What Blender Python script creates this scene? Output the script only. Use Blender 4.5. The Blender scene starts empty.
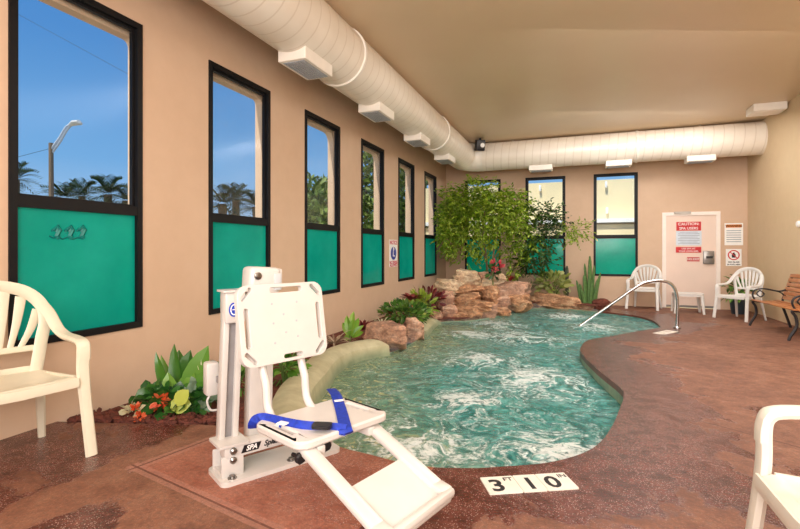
import bpy, bmesh, math, random
from mathutils import Vector, Matrix, noise
from mathutils.geometry import delaunay_2d_cdt
random.seed(7)
C = bpy.context.scene.collection
PI = math.pi
V = Vector

# ------------------------------------------------------------------ camera
F = 474.0
YAW = math.atan(178 / 474)
CS, SN = math.cos(YAW), math.sin(YAW)
EYE = 1.27
cam = bpy.data.cameras.new('camera')
cam.sensor_width = 36; cam.lens = F / 800 * 36; cam.shift_y = -14.5 / 800
cam.clip_end = 400
camo = bpy.data.objects.new('camera', cam); C.objects.link(camo)
camo.location = (0, 0, EYE); camo.rotation_euler = (PI / 2, 0, YAW)
bpy.context.scene.camera = camo

# measuring helpers: where a sight line meets a level, a wall or a depth
def sight(px, py):
    x = (px - 400) / F
    return V((CS * x - SN, SN * x + CS, (250 - py) / F))
def P(px, py, z):
    r = sight(px, py); k = (z - EYE) / r.z
    return V((r.x * k, r.y * k, z))
def PY(px, py, Y):
    r = sight(px, py); k = Y / r.y
    return V((r.x * k, Y, EYE + r.z * k))
def PX(px, py, X):
    r = sight(px, py); k = X / r.x
    return V((X, r.y * k, EYE + r.z * k))
XL, XR, YB, YF, HC = -3.2, 3.34, 11.91, -3.2, 3.78
def dz(y): return .145 * max(0, min(1, (9 - y) / 6))
def DK(px, py):
    z = 0
    for i in range(25):
        p = P(px, py, z); z = dz(p.y)
    return p

# ------------------------------------------------------------------ materials
class NT:
    def __init__(s, name):
        s.m = bpy.data.materials.new(name); s.m.use_nodes = True
        s.t = s.m.node_tree; s.t.nodes.clear()
        s.out = s.t.nodes.new('ShaderNodeOutputMaterial')
    def n(s, typ, props=None, **inp):
        nd = s.t.nodes.new('ShaderNode' + typ)
        for k, v in (props or {}).items(): setattr(nd, k, v)
        for k, v in inp.items():
            key = int(k[1:]) if k[0] == '_' else k.replace('_', ' ')
            s.set(nd, key, v)
        return nd
    def set(s, nd, key, v):
        i = nd.inputs[key]
        if isinstance(v, bpy.types.NodeSocket): s.t.links.new(v, i)
        elif isinstance(v, bpy.types.Node): s.t.links.new(v.outputs[0], i)
        else: i.default_value = v
    def math(s, op, a, b=0.0, c=None):
        nd = s.n('Math', {'operation': op}, _0=a, _1=b)
        if c is not None: s.set(nd, 2, c)
        return nd.outputs[0]
    def mix(s, f, a, b, mode='MIX'):
        nd = s.n('MixRGB', {'blend_type': mode}, Fac=f, Color1=a, Color2=b)
        return nd.outputs[0]
    def ramp(s, f, stops, interp='LINEAR'):
        nd = s.n('ValToRGB', None, Fac=f); e = nd.color_ramp.elements; nd.color_ramp.interpolation = interp
        while len(e) < len(stops): e.new(.5)
        for i, (p, c) in enumerate(stops): e[i].position = p; e[i].color = c if len(c) == 4 else (*c, 1)
        return nd.outputs[0]
    def noise(s, vec, scale, detail=3, rough=.5, dist=0):
        return s.n('TexNoise', None, Vector=vec, Scale=scale, Detail=detail, Roughness=rough, Distortion=dist).outputs[0]
    def pos(s): return s.n('NewGeometry').outputs['Position']
    def obj(s): return s.n('TexCoord').outputs['Object']
    def bump(s, h, strength=.3, dist=.02):
        return s.n('Bump', None, Strength=strength, Distance=dist, Height=h).outputs[0]
    def bsdf(s, **k):
        p = s.n('BsdfPrincipled', None, **k); s.t.links.new(p.outputs[0], s.out.inputs[0]); return p

def lin(r, g, b):
    f = lambda c: (c / 255 / 12.92) if c / 255 <= .04045 else ((c / 255 + .055) / 1.055) ** 2.4
    return (f(r), f(g), f(b), 1)

MATS = {}
def simple(name, rgb, rough=.5, metal=0, var=.08, scale=12, bump=0, spec=.5):
    if name in MATS: return MATS[name]
    t = NT(name); c = lin(*rgb)
    n = t.noise(t.obj(), scale, 4)
    dark = tuple(x * (1 - var * 1.6) for x in c[:3]) + (1,); lite = tuple(min(1, x * (1 + var)) for x in c[:3]) + (1,)
    col = t.ramp(n, [(.3, dark), (.7, lite)])
    k = dict(Base_Color=col, Roughness=rough, Metallic=metal, Specular_IOR_Level=spec)
    if bump: k['Normal'] = t.bump(t.noise(t.obj(), scale * 8, 3), bump, .01)
    t.bsdf(**k); MATS[name] = t.m
    return t.m

def leafy(name, stops, rough=.4, trans=.25):
    t = NT(name)
    r = t.n('NewGeometry').outputs['Random Per Island']
    col = t.ramp(r, [(i / max(1, len(stops) - 1), lin(*s)) for i, s in enumerate(stops)])
    p = t.n('BsdfPrincipled', None, Base_Color=col, Roughness=rough)
    tr = t.n('BsdfTranslucent', None, Color=col)
    mx = t.n('MixShader', None, Fac=trans, _1=p, _2=tr)
    t.t.links.new(mx.outputs[0], t.out.inputs[0]); MATS[name] = t.m
    return t.m

def wall_mat(name, a, b):
    t = NT(name); p = t.pos()
    n = t.noise(p, .7, 4); n2 = t.noise(p, 6, 5, .6)
    col = t.ramp(n, [(.3, lin(*a)), (.7, lin(*b))])
    col = t.mix(.04, col, t.ramp(n2, [(.35, lin(150, 118, 90)), (.65, lin(240, 215, 190))]))
    t.bsdf(Base_Color=col, Roughness=.72, Specular_IOR_Level=.3, Normal=t.bump(t.noise(p, 60, 4, .6), .12, .006))
    return t.m
M_wall = wall_mat('painted stucco', (208, 176, 148), (215, 185, 158))
M_wallR = wall_mat('painted stucco right', (212, 186, 148), (220, 196, 160))
t = NT('ceiling paint'); p = t.pos()
t.bsdf(Base_Color=t.ramp(t.noise(p, .5, 3), [(.3, lin(218, 192, 158)), (.7, lin(226, 202, 170))]), Roughness=.35, Specular_IOR_Level=.45, Normal=t.bump(t.noise(p, 3, 3), .05, .03))
M_ceil = t.m

def rot_mask(t, p, o, ux, lo, hi):
    """1 where lo < (p-o).ux < hi"""
    d = t.n('VectorMath', {'operation': 'DOT_PRODUCT'}, _0=t.n('VectorMath', {'operation': 'SUBTRACT'}, _0=p, _1=(o[0], o[1], 0)).outputs[0], _1=(ux[0], ux[1], 0)).outputs['Value']
    a = t.math('GREATER_THAN', d, lo); b = t.math('LESS_THAN', d, hi)
    return t.math('MULTIPLY', a, b), d
def unit(a, b):
    d = V((b[0] - a[0], b[1] - a[1])); d.normalize(); return d

# deck
t = NT('stained concrete deck'); p = t.pos()
near = t.n('Attribute', {'attribute_name': 'near'}).outputs['Fac']
n1 = t.noise(p, 1.3, 5, .62, .6); n2 = t.noise(p, 9, 5, .65); n3 = t.noise(p, 55, 3, .6)
wv = t.math('ADD', near, t.math('MULTIPLY', t.math('SUBTRACT', n1, .5), 2.1))
wv = t.math('ADD', wv, t.math('MULTIPLY', t.math('SUBTRACT', n2, .5), .35))
wet = t.n('MapRange', {'interpolation_type': 'SMOOTHSTEP'}, Value=wv, From_Min=.42, From_Max=.52).outputs[0]
dry = t.ramp(t.math('ADD', t.math('MULTIPLY', n1, .5), t.math('MULTIPLY', n2, .5)), [(.34, lin(106, 72, 57)), (.5, lin(135, 96, 76)), (.66, lin(158, 121, 98))])
wetc = t.ramp(n2, [(.3, lin(74, 39, 33)), (.5, lin(97, 55, 47)), (.7, lin(116, 74, 65))])
col = t.mix(wet, dry, wetc)
A = DK(137, 467); Bp = DK(205, 441); Cp = DK(175, 529)
u1 = unit(A, Bp); u2 = V((u1.y, -u1.x))
m1, d1 = rot_mask(t, p, A, u1, 0, 1.02)
m2, d2 = rot_mask(t, p, A, u2, 0, 1.3)
slab = t.math('MULTIPLY', m1, m2)
col = t.mix(t.math('MULTIPLY', slab, .85), col, t.ramp(n2, [(.3, lin(150, 92, 74)), (.7, lin(172, 118, 97))]))
# joints round the slab and across the deck
def joint(o, u, half, along, lo, hi, c, fac):
    global col
    a, _ = rot_mask(t, p, o, u, -half, half); b, _ = rot_mask(t, p, o, along, lo, hi)
    col = t.mix(t.math('MULTIPLY', t.math('MULTIPLY', a, b), fac), col, c)
joint(A, u2, .035, u1, -.05, 1.1, lin(176, 132, 116), .55)
joint(A, u1, .035, u2, -.05, 1.3, lin(176, 132, 116), .55)
joint(A, u2, .006, u1, -.05, 1.1, lin(96, 56, 44), .8)
joint(A, u1, .006, u2, -.05, 1.3, lin(96, 56, 44), .8)
J1 = DK(626, 401); J2 = DK(768, 439); uj = unit(J1, J2)
joint(J1, V((uj.y, -uj.x)), .006, uj, 0, 5, lin(72, 36, 28), .8)
J3 = DK(676, 331); J4 = DK(800, 356); uj = unit(J3, J4)
joint(J3, V((uj.y, -uj.x)), .008, uj, 0, 5, lin(80, 42, 32), .6)
# fine pale specks in the wet aggregate
sp = t.n('TexVoronoi', {'feature': 'F1'}, Vector=p, Scale=105).outputs[0]
spm = t.math('MULTIPLY', t.math('MULTIPLY', t.math('LESS_THAN', sp, .25), t.math('GREATER_THAN', n2, .44)), t.math('ADD', .14, t.math('MULTIPLY', wet, .34)))
col = t.mix(spm, col, lin(222, 202, 194))
col = t.mix(.35, col, t.ramp(n3, [(.3, lin(70, 44, 36)), (.7, lin(220, 180, 160))]), 'OVERLAY')
rgh = t.math('SUBTRACT', .62, t.math('MULTIPLY', wet, .40))
t.bsdf(Base_Color=col, Roughness=rgh, Specular_IOR_Level=.45, Normal=t.bump(t.math('ADD', n3, t.math('MULTIPLY', sp, .4)), .35, .008))
M_deck = t.m
t = NT('coping edge'); p = t.pos()
t.bsdf(Base_Color=t.ramp(t.noise(p, 20, 4), [(.3, lin(92, 36, 28)), (.7, lin(134, 70, 54))]), Roughness=.35)
M_cope = t.m
t = NT('pool plaster'); p = t.pos()
t.bsdf(Base_Color=t.ramp(t.noise(p, 8, 4), [(.3, lin(120, 150, 128)), (.7, lin(170, 182, 150))]), Roughness=.4)
M_plaster = t.m
t = NT('pale curb concrete'); p = t.pos()
zz = t.n('SeparateXYZ', None, Vector=p).outputs[2]
c1 = t.ramp(t.noise(p, 5, 5, .6), [(.3, lin(176, 168, 132)), (.7, lin(208, 202, 168))])
c2 = t.ramp(t.noise(p, 7, 4), [(.3, lin(126, 140, 112)), (.7, lin(158, 166, 134))])
col = t.mix(t.n('MapRange', None, Value=zz, From_Min=.0, From_Max=.09).outputs[0], c2, c1)
t.bsdf(Base_Color=col, Roughness=.5, Normal=t.bump(t.noise(p, 40, 4), .2, .01))
M_curb = t.m

# water
t = NT('bubbling spa water'); p = t.pos()
foam_a = t.n('Attribute', {'attribute_name': 'foam'}).outputs['Fac']
edge_a = t.n('Attribute', {'attribute_name': 'edge'}).outputs['Fac']
warp = t.n('TexNoise', None, Vector=p, Scale=1.6, Detail=3).outputs['Color']
pw = t.n('VectorMath', {'operation': 'ADD'}, _0=p, _1=t.n('VectorMath', {'operation': 'SCALE'}, _0=warp, Scale=.9).outputs[0]).outputs[0]
na = t.noise(pw, 3.2, 5, .6, .8); nb = t.noise(pw, 9, 5, .7, .4); nc = t.noise(p, 30, 3, .6)
ridge = t.math('SUBTRACT', 1.0, t.math('MULTIPLY', t.math('ABSOLUTE', t.math('SUBTRACT', na, .5)), 8.0))
rb = t.math('SUBTRACT', 1.0, t.math('MULTIPLY', t.math('ABSOLUTE', t.math('SUBTRACT', nb, .5)), 6.0))
fo = t.math('ADD', t.math('MULTIPLY', ridge, .55), t.math('ADD', t.math('MULTIPLY', rb, .3), t.math('MULTIPLY', foam_a, 1.0)))
fo = t.math('ADD', fo, t.math('MULTIPLY', t.math('SUBTRACT', nc, .5), .9))
fm = t.n('MapRange', {'interpolation_type': 'SMOOTHSTEP'}, Value=fo, From_Min=.48, From_Max=1.1).outputs[0]
deep = t.ramp(nb, [(.25, lin(6, 74, 74)), (.45, lin(26, 118, 112)), (.6, lin(84, 158, 150)), (.78, lin(160, 204, 196))])
shal = t.ramp(nb, [(.3, lin(70, 110, 84)), (.55, lin(120, 146, 112)), (.8, lin(176, 176, 130))])
col = t.mix(edge_a, deep, shal)
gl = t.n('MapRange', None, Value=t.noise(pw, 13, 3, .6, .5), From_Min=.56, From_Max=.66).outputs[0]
col = t.mix(t.math('MULTIPLY', gl, t.math('MULTIPLY', edge_a, .8)), col, lin(236, 220, 150))  # pale yellow light glints painted into the water colour along the planting side
col = t.mix(t.math('MULTIPLY', fm, .92), col, lin(236, 242, 238))
hh = t.math('ADD', t.math('MULTIPLY', na, 1.0), t.math('MULTIPLY', nb, .6))
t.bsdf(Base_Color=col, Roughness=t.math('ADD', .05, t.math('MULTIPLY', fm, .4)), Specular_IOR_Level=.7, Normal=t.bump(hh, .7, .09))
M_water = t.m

# glass & film
t = NT('clear window glass')
lw = t.n('Fresnel', None, IOR=1.45).outputs[0]
mx = t.n('MixShader', None, Fac=t.math('MULTIPLY', lw, .12), _1=t.n('BsdfTransparent', None, Color=(.96, .98, .98, 1)), _2=t.n('BsdfGlossy', None, Roughness=.15))
t.t.links.new(mx.outputs[0], t.out.inputs[0]); M_glass = t.m
t = NT('teal privacy film'); p = t.pos()
n = t.noise(p, 2.2, 4, .6)
col = t.ramp(n, [(.3, lin(0, 214, 186)), (.7, lin(24, 234, 206))])
dif = t.n('BsdfPrincipled', None, Base_Color=t.ramp(n, [(.3, lin(0, 188, 172)), (.7, lin(34, 208, 192))]), Roughness=.12, Specular_IOR_Level=.5)
trl = t.n('BsdfTranslucent', None, Color=col); trp = t.n('BsdfTransparent', None, Color=lin(40, 190, 170))
a = t.n('MixShader', None, Fac=.55, _1=dif, _2=trl); b = t.n('MixShader', None, Fac=.18, _1=a, _2=trp)
t.t.links.new(b.outputs[0], t.out.inputs[0]); M_film = t.m

M_black = simple('black window aluminium', (20, 19, 21), .5, spec=.25)
M_white = simple('white resin', (230, 226, 220), .35, var=.02)
M_cream = simple('cream resin', (226, 217, 194), .36, var=.03)
M_lift = simple('white powder coat', (208, 202, 196), .3, var=.03)
M_liftp = simple('white moulded plastic', (206, 200, 194), .38, var=.02)
M_duct = None
t = NT('white spiral duct'); o = t.obj()
M_ductbase = t
col = t.ramp(t.noise(o, 2, 3), [(.3, lin(232, 220, 204)), (.7, lin(244, 234, 220))])
sx = t.n('SeparateXYZ', None, Vector=o)
ang = t.math('DIVIDE', t.n('Math', {'operation': 'ARCTAN2'}, _0=sx.outputs[0], _1=sx.outputs[1]).outputs[0], 2 * PI)
ph = t.math('FRACT', t.math('ADD', t.math('DIVIDE', sx.outputs[2], .17), ang))
seam = t.math('LESS_THAN', ph, .1)
col = t.mix(t.math('MULTIPLY', seam, .3), col, lin(190, 168, 140))
t.bsdf(Base_Color=col, Roughness=.28, Specular_IOR_Level=.5, Normal=t.bump(seam, .5, .01))
M_duct = t.m
M_vent = simple('white register', (240, 232, 220), .4, var=.02)
M_grille = simple('grey register slats', (176, 178, 184), .4)
M_steel = simple('polished steel', (205, 208, 212), .16, 1, .03)
M_bolt = simple('bolt steel', (150, 146, 142), .3, 1, .1)
M_grey = simple('grey channel', (140, 136, 136), .4)
M_blk = simple('black plastic', (24, 24, 28), .4)
M_blue = simple('blue webbing', (18, 52, 168), .7, var=.2, scale=60)
M_bluel = simple('blue emblem', (30, 66, 180), .4)
M_iron = simple('black cast iron', (34, 32, 36), .45)
M_door = simple('cream door paint', (236, 212, 196), .4, var=.03, scale=2)
M_doorf = simple('white door frame', (248, 236, 226), .4, var=.02)
M_red = simple('red sign', (206, 40, 44), .5)
M_wht = simple('white sign', (246, 244, 240), .5, var=.02)
M_paleblue = simple('pale printed sheet', (214, 224, 234), .5, var=.03)
M_print = simple('grey print', (150, 156, 168), .6)
M_ink = simple('black ink', (20, 20, 24), .6)
M_orange = simple('orange banner', (222, 128, 40), .5)
M_bluesign = simple('blue sign', (36, 60, 160), .5)
M_pink = simple('red print', (210, 60, 84), .5)
M_tile = simple('white marker tile', (236, 230, 218), .3, var=.05)
M_lock = simple('brushed lock box', (150, 146, 142), .35, .7)
M_bark = simple('ficus bark', (132, 108, 82), .8, var=.25, scale=20, bump=.4)
M_soil = simple('red bark mulch', (112, 58, 44), .9, var=.3, scale=25, bump=.5)
M_cactus = simple('cactus skin', (96, 132, 70), .55, var=.2, scale=20)
M_cactusd = simple('dark cactus skin', (86, 92, 74), .55, var=.2, scale=20)
M_stemg = simple('green stem', (92, 124, 56), .6, var=.15)
M_pot = simple('dark pot', (46, 60, 72), .4)
M_straw = simple('dried plant', (176, 150, 116), .8, var=.3)

def wood(name, a, b):
    t = NT(name); o = t.obj()
    sc = t.n('Mapping', None, Vector=o, Scale=(14, 1.2, 14))
    n = t.noise(sc.outputs[0], 3, 5, .6, .6)
    t.bsdf(Base_Color=t.ramp(n, [(.3, lin(*a)), (.7, lin(*b))]), Roughness=.45)
    return t.m
M_wood = wood('bench slat wood', (158, 92, 50), (206, 138, 84))

def rockmat(name, cols, seed, strata=6):
    t = NT(name); o = t.obj()
    rnd = t.n('ObjectInfo').outputs['Random']
    q = t.n('VectorMath', {'operation': 'ADD'}, _0=o, _1=t.n('CombineXYZ', None, X=t.math('MULTIPLY', rnd, 40.0), Y=float(seed), Z=0.0).outputs[0]).outputs[0]
    mp = t.n('Mapping', None, Vector=q, Scale=(1, 1, 2.2), Rotation=(.3, .2, 0)).outputs[0]
    n = t.noise(mp, strata, 6, .65, 1.0)
    col = t.ramp(n, [(.25, lin(*cols[0])), (.42, lin(*cols[1])), (.55, lin(*cols[2])), (.72, lin(*cols[3]))])
    n2 = t.noise(q, 28, 5, .7)
    col = t.mix(.45, col, t.ramp(n2, [(.3, lin(70, 46, 34)), (.7, lin(250, 220, 190))]), 'OVERLAY')
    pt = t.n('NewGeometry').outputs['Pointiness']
    col = t.mix(.8, col, t.ramp(pt, [(.42, (.16, .12, .10, 1)), (.5, (.95, .95, .95, 1)), (.58, (1.6, 1.55, 1.5, 1))]), 'MULTIPLY')  # crevice shade painted into the hollows, raised edges lightened
    t.bsdf(Base_Color=col, Roughness=.7, Normal=t.bump(t.math('ADD', n2, t.math('MULTIPLY', n, 1.5)), .8, .04))
    return t.m
M_rockA = rockmat('layered sandstone', [(98, 70, 52), (162, 122, 92), (198, 160, 126), (234, 214, 188)], 1)
M_rockB = rockmat('pink sandstone', [(112, 84, 72), (166, 134, 116), (192, 160, 140), (224, 206, 190)], 5, 4)
M_rockC = rockmat('pale grey sandstone', [(126, 104, 88), (200, 178, 152), (226, 208, 184), (246, 238, 224)], 9)

M_ficus = leafy('ficus leaves', [(86, 124, 24), (130, 164, 36), (164, 190, 54), (190, 208, 90), (106, 144, 30)], .4, .4)
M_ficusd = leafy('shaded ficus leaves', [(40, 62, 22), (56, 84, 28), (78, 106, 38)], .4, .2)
M_leafA = leafy('broad green leaves', [(50, 100, 30), (78, 130, 42), (108, 154, 56), (130, 172, 74)], .3, .15)
M_leafB = leafy('ivy leaves', [(28, 70, 28), (48, 98, 38), (72, 120, 48)], .35, .1)
M_leafY = leafy('yellow green leaves', [(176, 190, 74), (198, 206, 96)], .35, .25)
M_leafG = leafy('grey green leaves', [(104, 128, 104), (132, 152, 128)], .4, .1)
M_leafV = leafy('variegated leaves', [(140, 162, 66), (184, 194, 104), (214, 216, 150), (116, 146, 56)], .4, .2)
M_leafR = leafy('maroon leaves', [(84, 24, 28), (120, 40, 44), (146, 64, 60)], .4, .15)
M_cream_leaf = leafy('cream leaves', [(220, 214, 170), (232, 228, 196)], .4, .25)
M_pinkf = leafy('pink petals', [(226, 72, 92), (238, 120, 130), (212, 50, 66)], .5, .3)
M_orangef = leafy('orange petals', [(236, 96, 50), (246, 136, 84), (226, 74, 40)], .5, .3)
M_palm = leafy('palm fronds', [(26, 46, 28), (44, 70, 36), (70, 98, 50)], .5, .2)
M_treeg = leafy('outdoor tree leaves', [(60, 84, 28), (96, 124, 44), (136, 160, 70), (168, 182, 96)], .5, .3)
M_dry = leafy('dried leaves', [(170, 146, 118), (196, 176, 150), (130, 100, 80)], .7, .1)
M_bldg = simple('sunlit stucco building', (246, 226, 178), .8, var=.04, scale=1)
M_bldgw = simple('white ledge', (252, 250, 244), .7, var=.02)
M_ground = simple('outdoor ground', (176, 160, 132), .9, var=.1, scale=.5)
M_pole = simple('wooden utility pole', (128, 108, 86), .8)

# ------------------------------------------------------------------ mesh helpers
def nb(): return bmesh.new()
def add_box(bm, c, s, R=None, bev=0.0, seg=2):
    b = bmesh.new(); bmesh.ops.create_cube(b, size=1)
    for v in b.verts: v.co = V((v.co.x * s[0], v.co.y * s[1], v.co.z * s[2]))
    if bev: bmesh.ops.bevel(b, geom=b.edges[:], offset=min(bev, min(s) * .45), segments=seg, affect='EDGES', profile=.5)
    M = Matrix.Translation(c) @ (R.to_4x4() if R else Matrix())
    merge(bm, b, M)
def merge(bm, b, M=None):
    if M is not None: b.transform(M)
    me = bpy.data.meshes.new('tmp'); b.to_mesh(me); b.free(); bm.from_mesh(me); bpy.data.meshes.remove(me)
def basis(d, up=V((0, 0, 1))):
    d = d.normalized()
    if abs(d.dot(up)) > .98: up = V((0, 1, 0)) if abs(d.y) < .9 else V((1, 0, 0))
    x = d.cross(up).normalized(); y = x.cross(d).normalized()
    return x, y, d
def add_bar(bm, a, b, w, h, bev=0.0, up=V((0, 0, 1))):
    a, b = V(a), V(b); x, y, d = basis(b - a, up)
    R = Matrix((x, y, d)).transposed()
    add_box(bm, (a + b) / 2, (w, h, (b - a).length), R, bev)
def smooth_path(pts, n=6):
    pts = [V(p) for p in pts]; out = []
    for i in range(len(pts) - 1):
        p0 = pts[max(0, i - 1)]; p1 = pts[i]; p2 = pts[i + 1]; p3 = pts[min(len(pts) - 1, i + 2)]
        for k in range(n):
            s = k / n
            out.append(.5 * ((2 * p1) + (p2 - p0) * s + (2 * p0 - 5 * p1 + 4 * p2 - p3) * s * s + (3 * p1 - p0 - 3 * p2 + p3) * s ** 3))
    out.append(pts[-1]); return out
def add_tube(bm, pts, r, seg=8, rx=None, up=None, cap=True):
    """sweep an ellipse (r across the path's side, rx along its 'up'); r may be a list"""
    pts = [V(p) for p in pts]; rings = []; px_ = None
    for i, p in enumerate(pts):
        d = pts[min(i + 1, len(pts) - 1)] - pts[max(0, i - 1)]
        if up is None:
            d.normalize()
            if px_ is None: px_ = basis(d)[0]
            x = (px_ - d * px_.dot(d)).normalized(); y = x.cross(d).normalized(); px_ = x
        else: x, y, _ = basis(d, up)
        ra = r[i] if isinstance(r, (list, tuple)) else r
        rb_ = (rx[i] if isinstance(rx, (list, tuple)) else rx) if rx else ra
        rings.append([bm.verts.new(p + x * ra * math.cos(2 * PI * k / seg) + y * rb_ * math.sin(2 * PI * k / seg)) for k in range(seg)])
    for a, b in zip(rings, rings[1:]):
        for k in range(seg): bm.faces.new((a[k], a[(k + 1) % seg], b[(k + 1) % seg], b[k]))
    if cap: bm.faces.new(rings[0][::-1]); bm.faces.new(rings[-1])
def add_lathe(bm, prof, seg=16, M=None):
    b = bmesh.new(); rings = []
    for r, z in prof: rings.append([b.verts.new((r * math.cos(2 * PI * k / seg), r * math.sin(2 * PI * k / seg), z)) for k in range(seg)])
    for A, B in zip(rings, rings[1:]):
        for k in range(seg): b.faces.new((A[k], A[(k + 1) % seg], B[(k + 1) % seg], B[k]))
    b.faces.new(rings[0][::-1]); b.faces.new(rings[-1])
    merge(bm, b, M)
def inside(p, poly):
    r = False; n = len(poly); x, y = p[0], p[1]; j = n - 1
    for i in range(n):
        xi, yi = poly[i][0], poly[i][1]; xj, yj = poly[j][0], poly[j][1]
        if (yi > y) != (yj > y) and x < (xj - xi) * (y - yi) / (yj - yi) + xi: r = not r
        j = i
    return r
def cdt(outer, holes, extra=()):
    vs = []; ed = []
    for poly in [outer] + list(holes):
        n0 = len(vs); vs += [V((p[0], p[1])) for p in poly]
        ed += [(n0 + i, n0 + (i + 1) % len(poly)) for i in range(len(poly))]
    vs += [V(e) for e in extra]
    r = delaunay_2d_cdt(vs, ed, [], 0, 1e-5)
    co, fs = r[0], []
    for f in r[2]:
        c = sum((co[i] for i in f), V((0, 0))) / len(f)
        if inside(c, outer) and not any(inside(c, h) for h in holes): fs.append(f)
    return co, fs
def add_plate(bm, outer, holes, M, th):
    """flat plate in its own xy plane, thickness th along +z, with real holes"""
    b = bmesh.new(); co, fs = cdt(outer, holes)
    lo = [b.verts.new((c.x, c.y, 0)) for c in co]; hi = [b.verts.new((c.x, c.y, th)) for c in co]
    cnt = {}
    for f in fs:
        b.faces.new([hi[i] for i in f]); b.faces.new([lo[i] for i in reversed(f)])
        for k in range(len(f)):
            e = (f[k], f[(k + 1) % len(f)]); cnt[e] = 1
    for (i, j) in cnt:
        if (j, i) not in cnt: b.faces.new((hi[i], lo[i], lo[j], hi[j]))
    for v in [v for v in b.verts if not v.link_faces]: b.verts.remove(v)
    merge(bm, b, M)
def rrect(w, h, r, cx=0, cy=0, n=5, rot=0):
    o = []
    for sx, sy, a0 in ((1, 1, 0), (-1, 1, PI / 2), (-1, -1, PI), (1, -1, 1.5 * PI)):
        for k in range(n + 1):
            a = a0 + PI / 2 * k / n
            x = sx * (w / 2 - r) + r * math.cos(a); y = sy * (h / 2 - r) + r * math.sin(a)
            o.append((cx + x * math.cos(rot) - y * math.sin(rot), cy + x * math.sin(rot) + y * math.cos(rot)))
    return o
def add_text(bm, s, size, M, depth=.001, fat=0.0, align='CENTER', shear=0):
    cu = bpy.data.curves.new('t', 'FONT'); cu.body = s; cu.size = size; cu.extrude = depth; cu.offset = fat
    cu.align_x = align; cu.align_y = 'CENTER'; cu.shear = shear; cu.resolution_u = 3
    o = bpy.data.objects.new('t', cu); me = bpy.data.meshes.new_from_object(o)
    b = bmesh.new(); b.from_mesh(me); bpy.data.objects.remove(o); bpy.data.curves.remove(cu); bpy.data.meshes.remove(me)
    merge(bm, b, M)
def frame_M(o, x, y):
    x = V(x).normalized(); y = V(y).normalized(); z = x.cross(y)
    M = Matrix((x, y, z)).transposed().to_4x4(); M.translation = V(o); return M
def wbox(bm, x0, x1, y0, y1, z0, z1, bev=0):
    add_box(bm, V(((x0 + x1) / 2, (y0 + y1) / 2, (z0 + z1) / 2)), (abs(x1 - x0), abs(y1 - y0), abs(z1 - z0)), None, bev)
def add_leaf(bm, base, d, nrm, L, W, bend=.3, seg=3, fold=.15, shape=0):
    """a leaf as a folded strip that tapers at both ends and droops"""
    d = V(d).normalized(); s = d.cross(V(nrm))
    if s.length < 1e-4: s = d.cross(V((1, 0, .1)))
    s.normalize(); n = s.cross(d).normalized(); p = V(base); prev = None
    for i in range(seg + 1):
        f = i / seg
        w = W * .5 * (math.sin(PI * min(1, f * .92 + .08)) ** (.8 if shape == 0 else .5)) if i < seg else 0
        if shape == 2: w = W * .5 * (1 - f) ** .6
        c = bm.verts.new(p)
        row = (bm.verts.new(p + s * w + n * W * fold), c, bm.verts.new(p - s * w + n * W * fold)) if w > 1e-5 else (c,)
        if prev:
            if len(row) == 3 and len(prev) == 3:
                bm.faces.new((prev[0], prev[1], row[1], row[0])); bm.faces.new((prev[1], prev[2], row[2], row[1]))
            elif len(prev) == 3:
                bm.faces.new((prev[0], prev[1], row[0])); bm.faces.new((prev[1], prev[2], row[0]))
            elif len(row) == 3:
                bm.faces.new((prev[0], row[1], row[0])); bm.faces.new((prev[0], row[2], row[1]))
        prev = row
        p = p + d * (L / seg)
        d = (d - n * bend / seg * 1.0).normalized(); n = s.cross(d).normalized()
def rvec(up=0): 
    a = random.uniform(0, 2 * PI); z = random.uniform(-1, 1); r = math.sqrt(1 - z * z)
    v = V((r * math.cos(a), r * math.sin(a), z + up)); return v.normalized()

# ------------------------------------------------------------------ objects
def tag(o, label=None, cat=None, group=None, kind=None):
    if label: o['label'] = label
    if cat: o['category'] = cat
    if group: o['group'] = group
    if kind: o['kind'] = kind
    return o
def thing(name, label, cat, loc=(0, 0, 0), rz=0, group=None, kind=None):
    o = bpy.data.objects.new(name, None); C.objects.link(o); o.empty_display_size = .1
    o.location = loc; o.rotation_euler = (0, 0, rz)
    return tag(o, label, cat, group, kind)
def root_M(o):
    while o.parent: o = o.parent
    return Matrix.Translation(o.location) @ Matrix.Rotation(o.rotation_euler.z, 4, 'Z')
def obj(name, bm, mat, parent=None, world=True, smooth=True, label=None, recalc=True, loc=None):
    """link ONE mesh; with world=True coordinates are world ones and are made local to the thing"""
    if recalc: bmesh.ops.recalc_face_normals(bm, faces=bm.faces[:])
    if parent and world: bm.transform(root_M(parent).inverted())
    if loc is not None: bm.transform(Matrix.Translation(-V(loc)))
    me = bpy.data.meshes.new(name); bm.to_mesh(me); bm.free(); me.materials.append(mat)
    if smooth:
        for f in me.polygons: f.use_smooth = True
        try: me.set_sharp_from_angle(angle=math.radians(35))
        except Exception: pass
    o = bpy.data.objects.new(name, me); C.objects.link(o)
    if parent: o.parent = parent
    if loc is not None: o.location = loc
    if label: o['label'] = label
    return o
def struct(name, bm, mat, **k): return tag(obj(name, bm, mat, **k), kind='structure')
def copy_tree(o, parent=None):
    c = o.copy(); C.objects.link(c); c.parent = parent
    for ch in list(o.children): copy_tree(ch, c)
    return c

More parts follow.
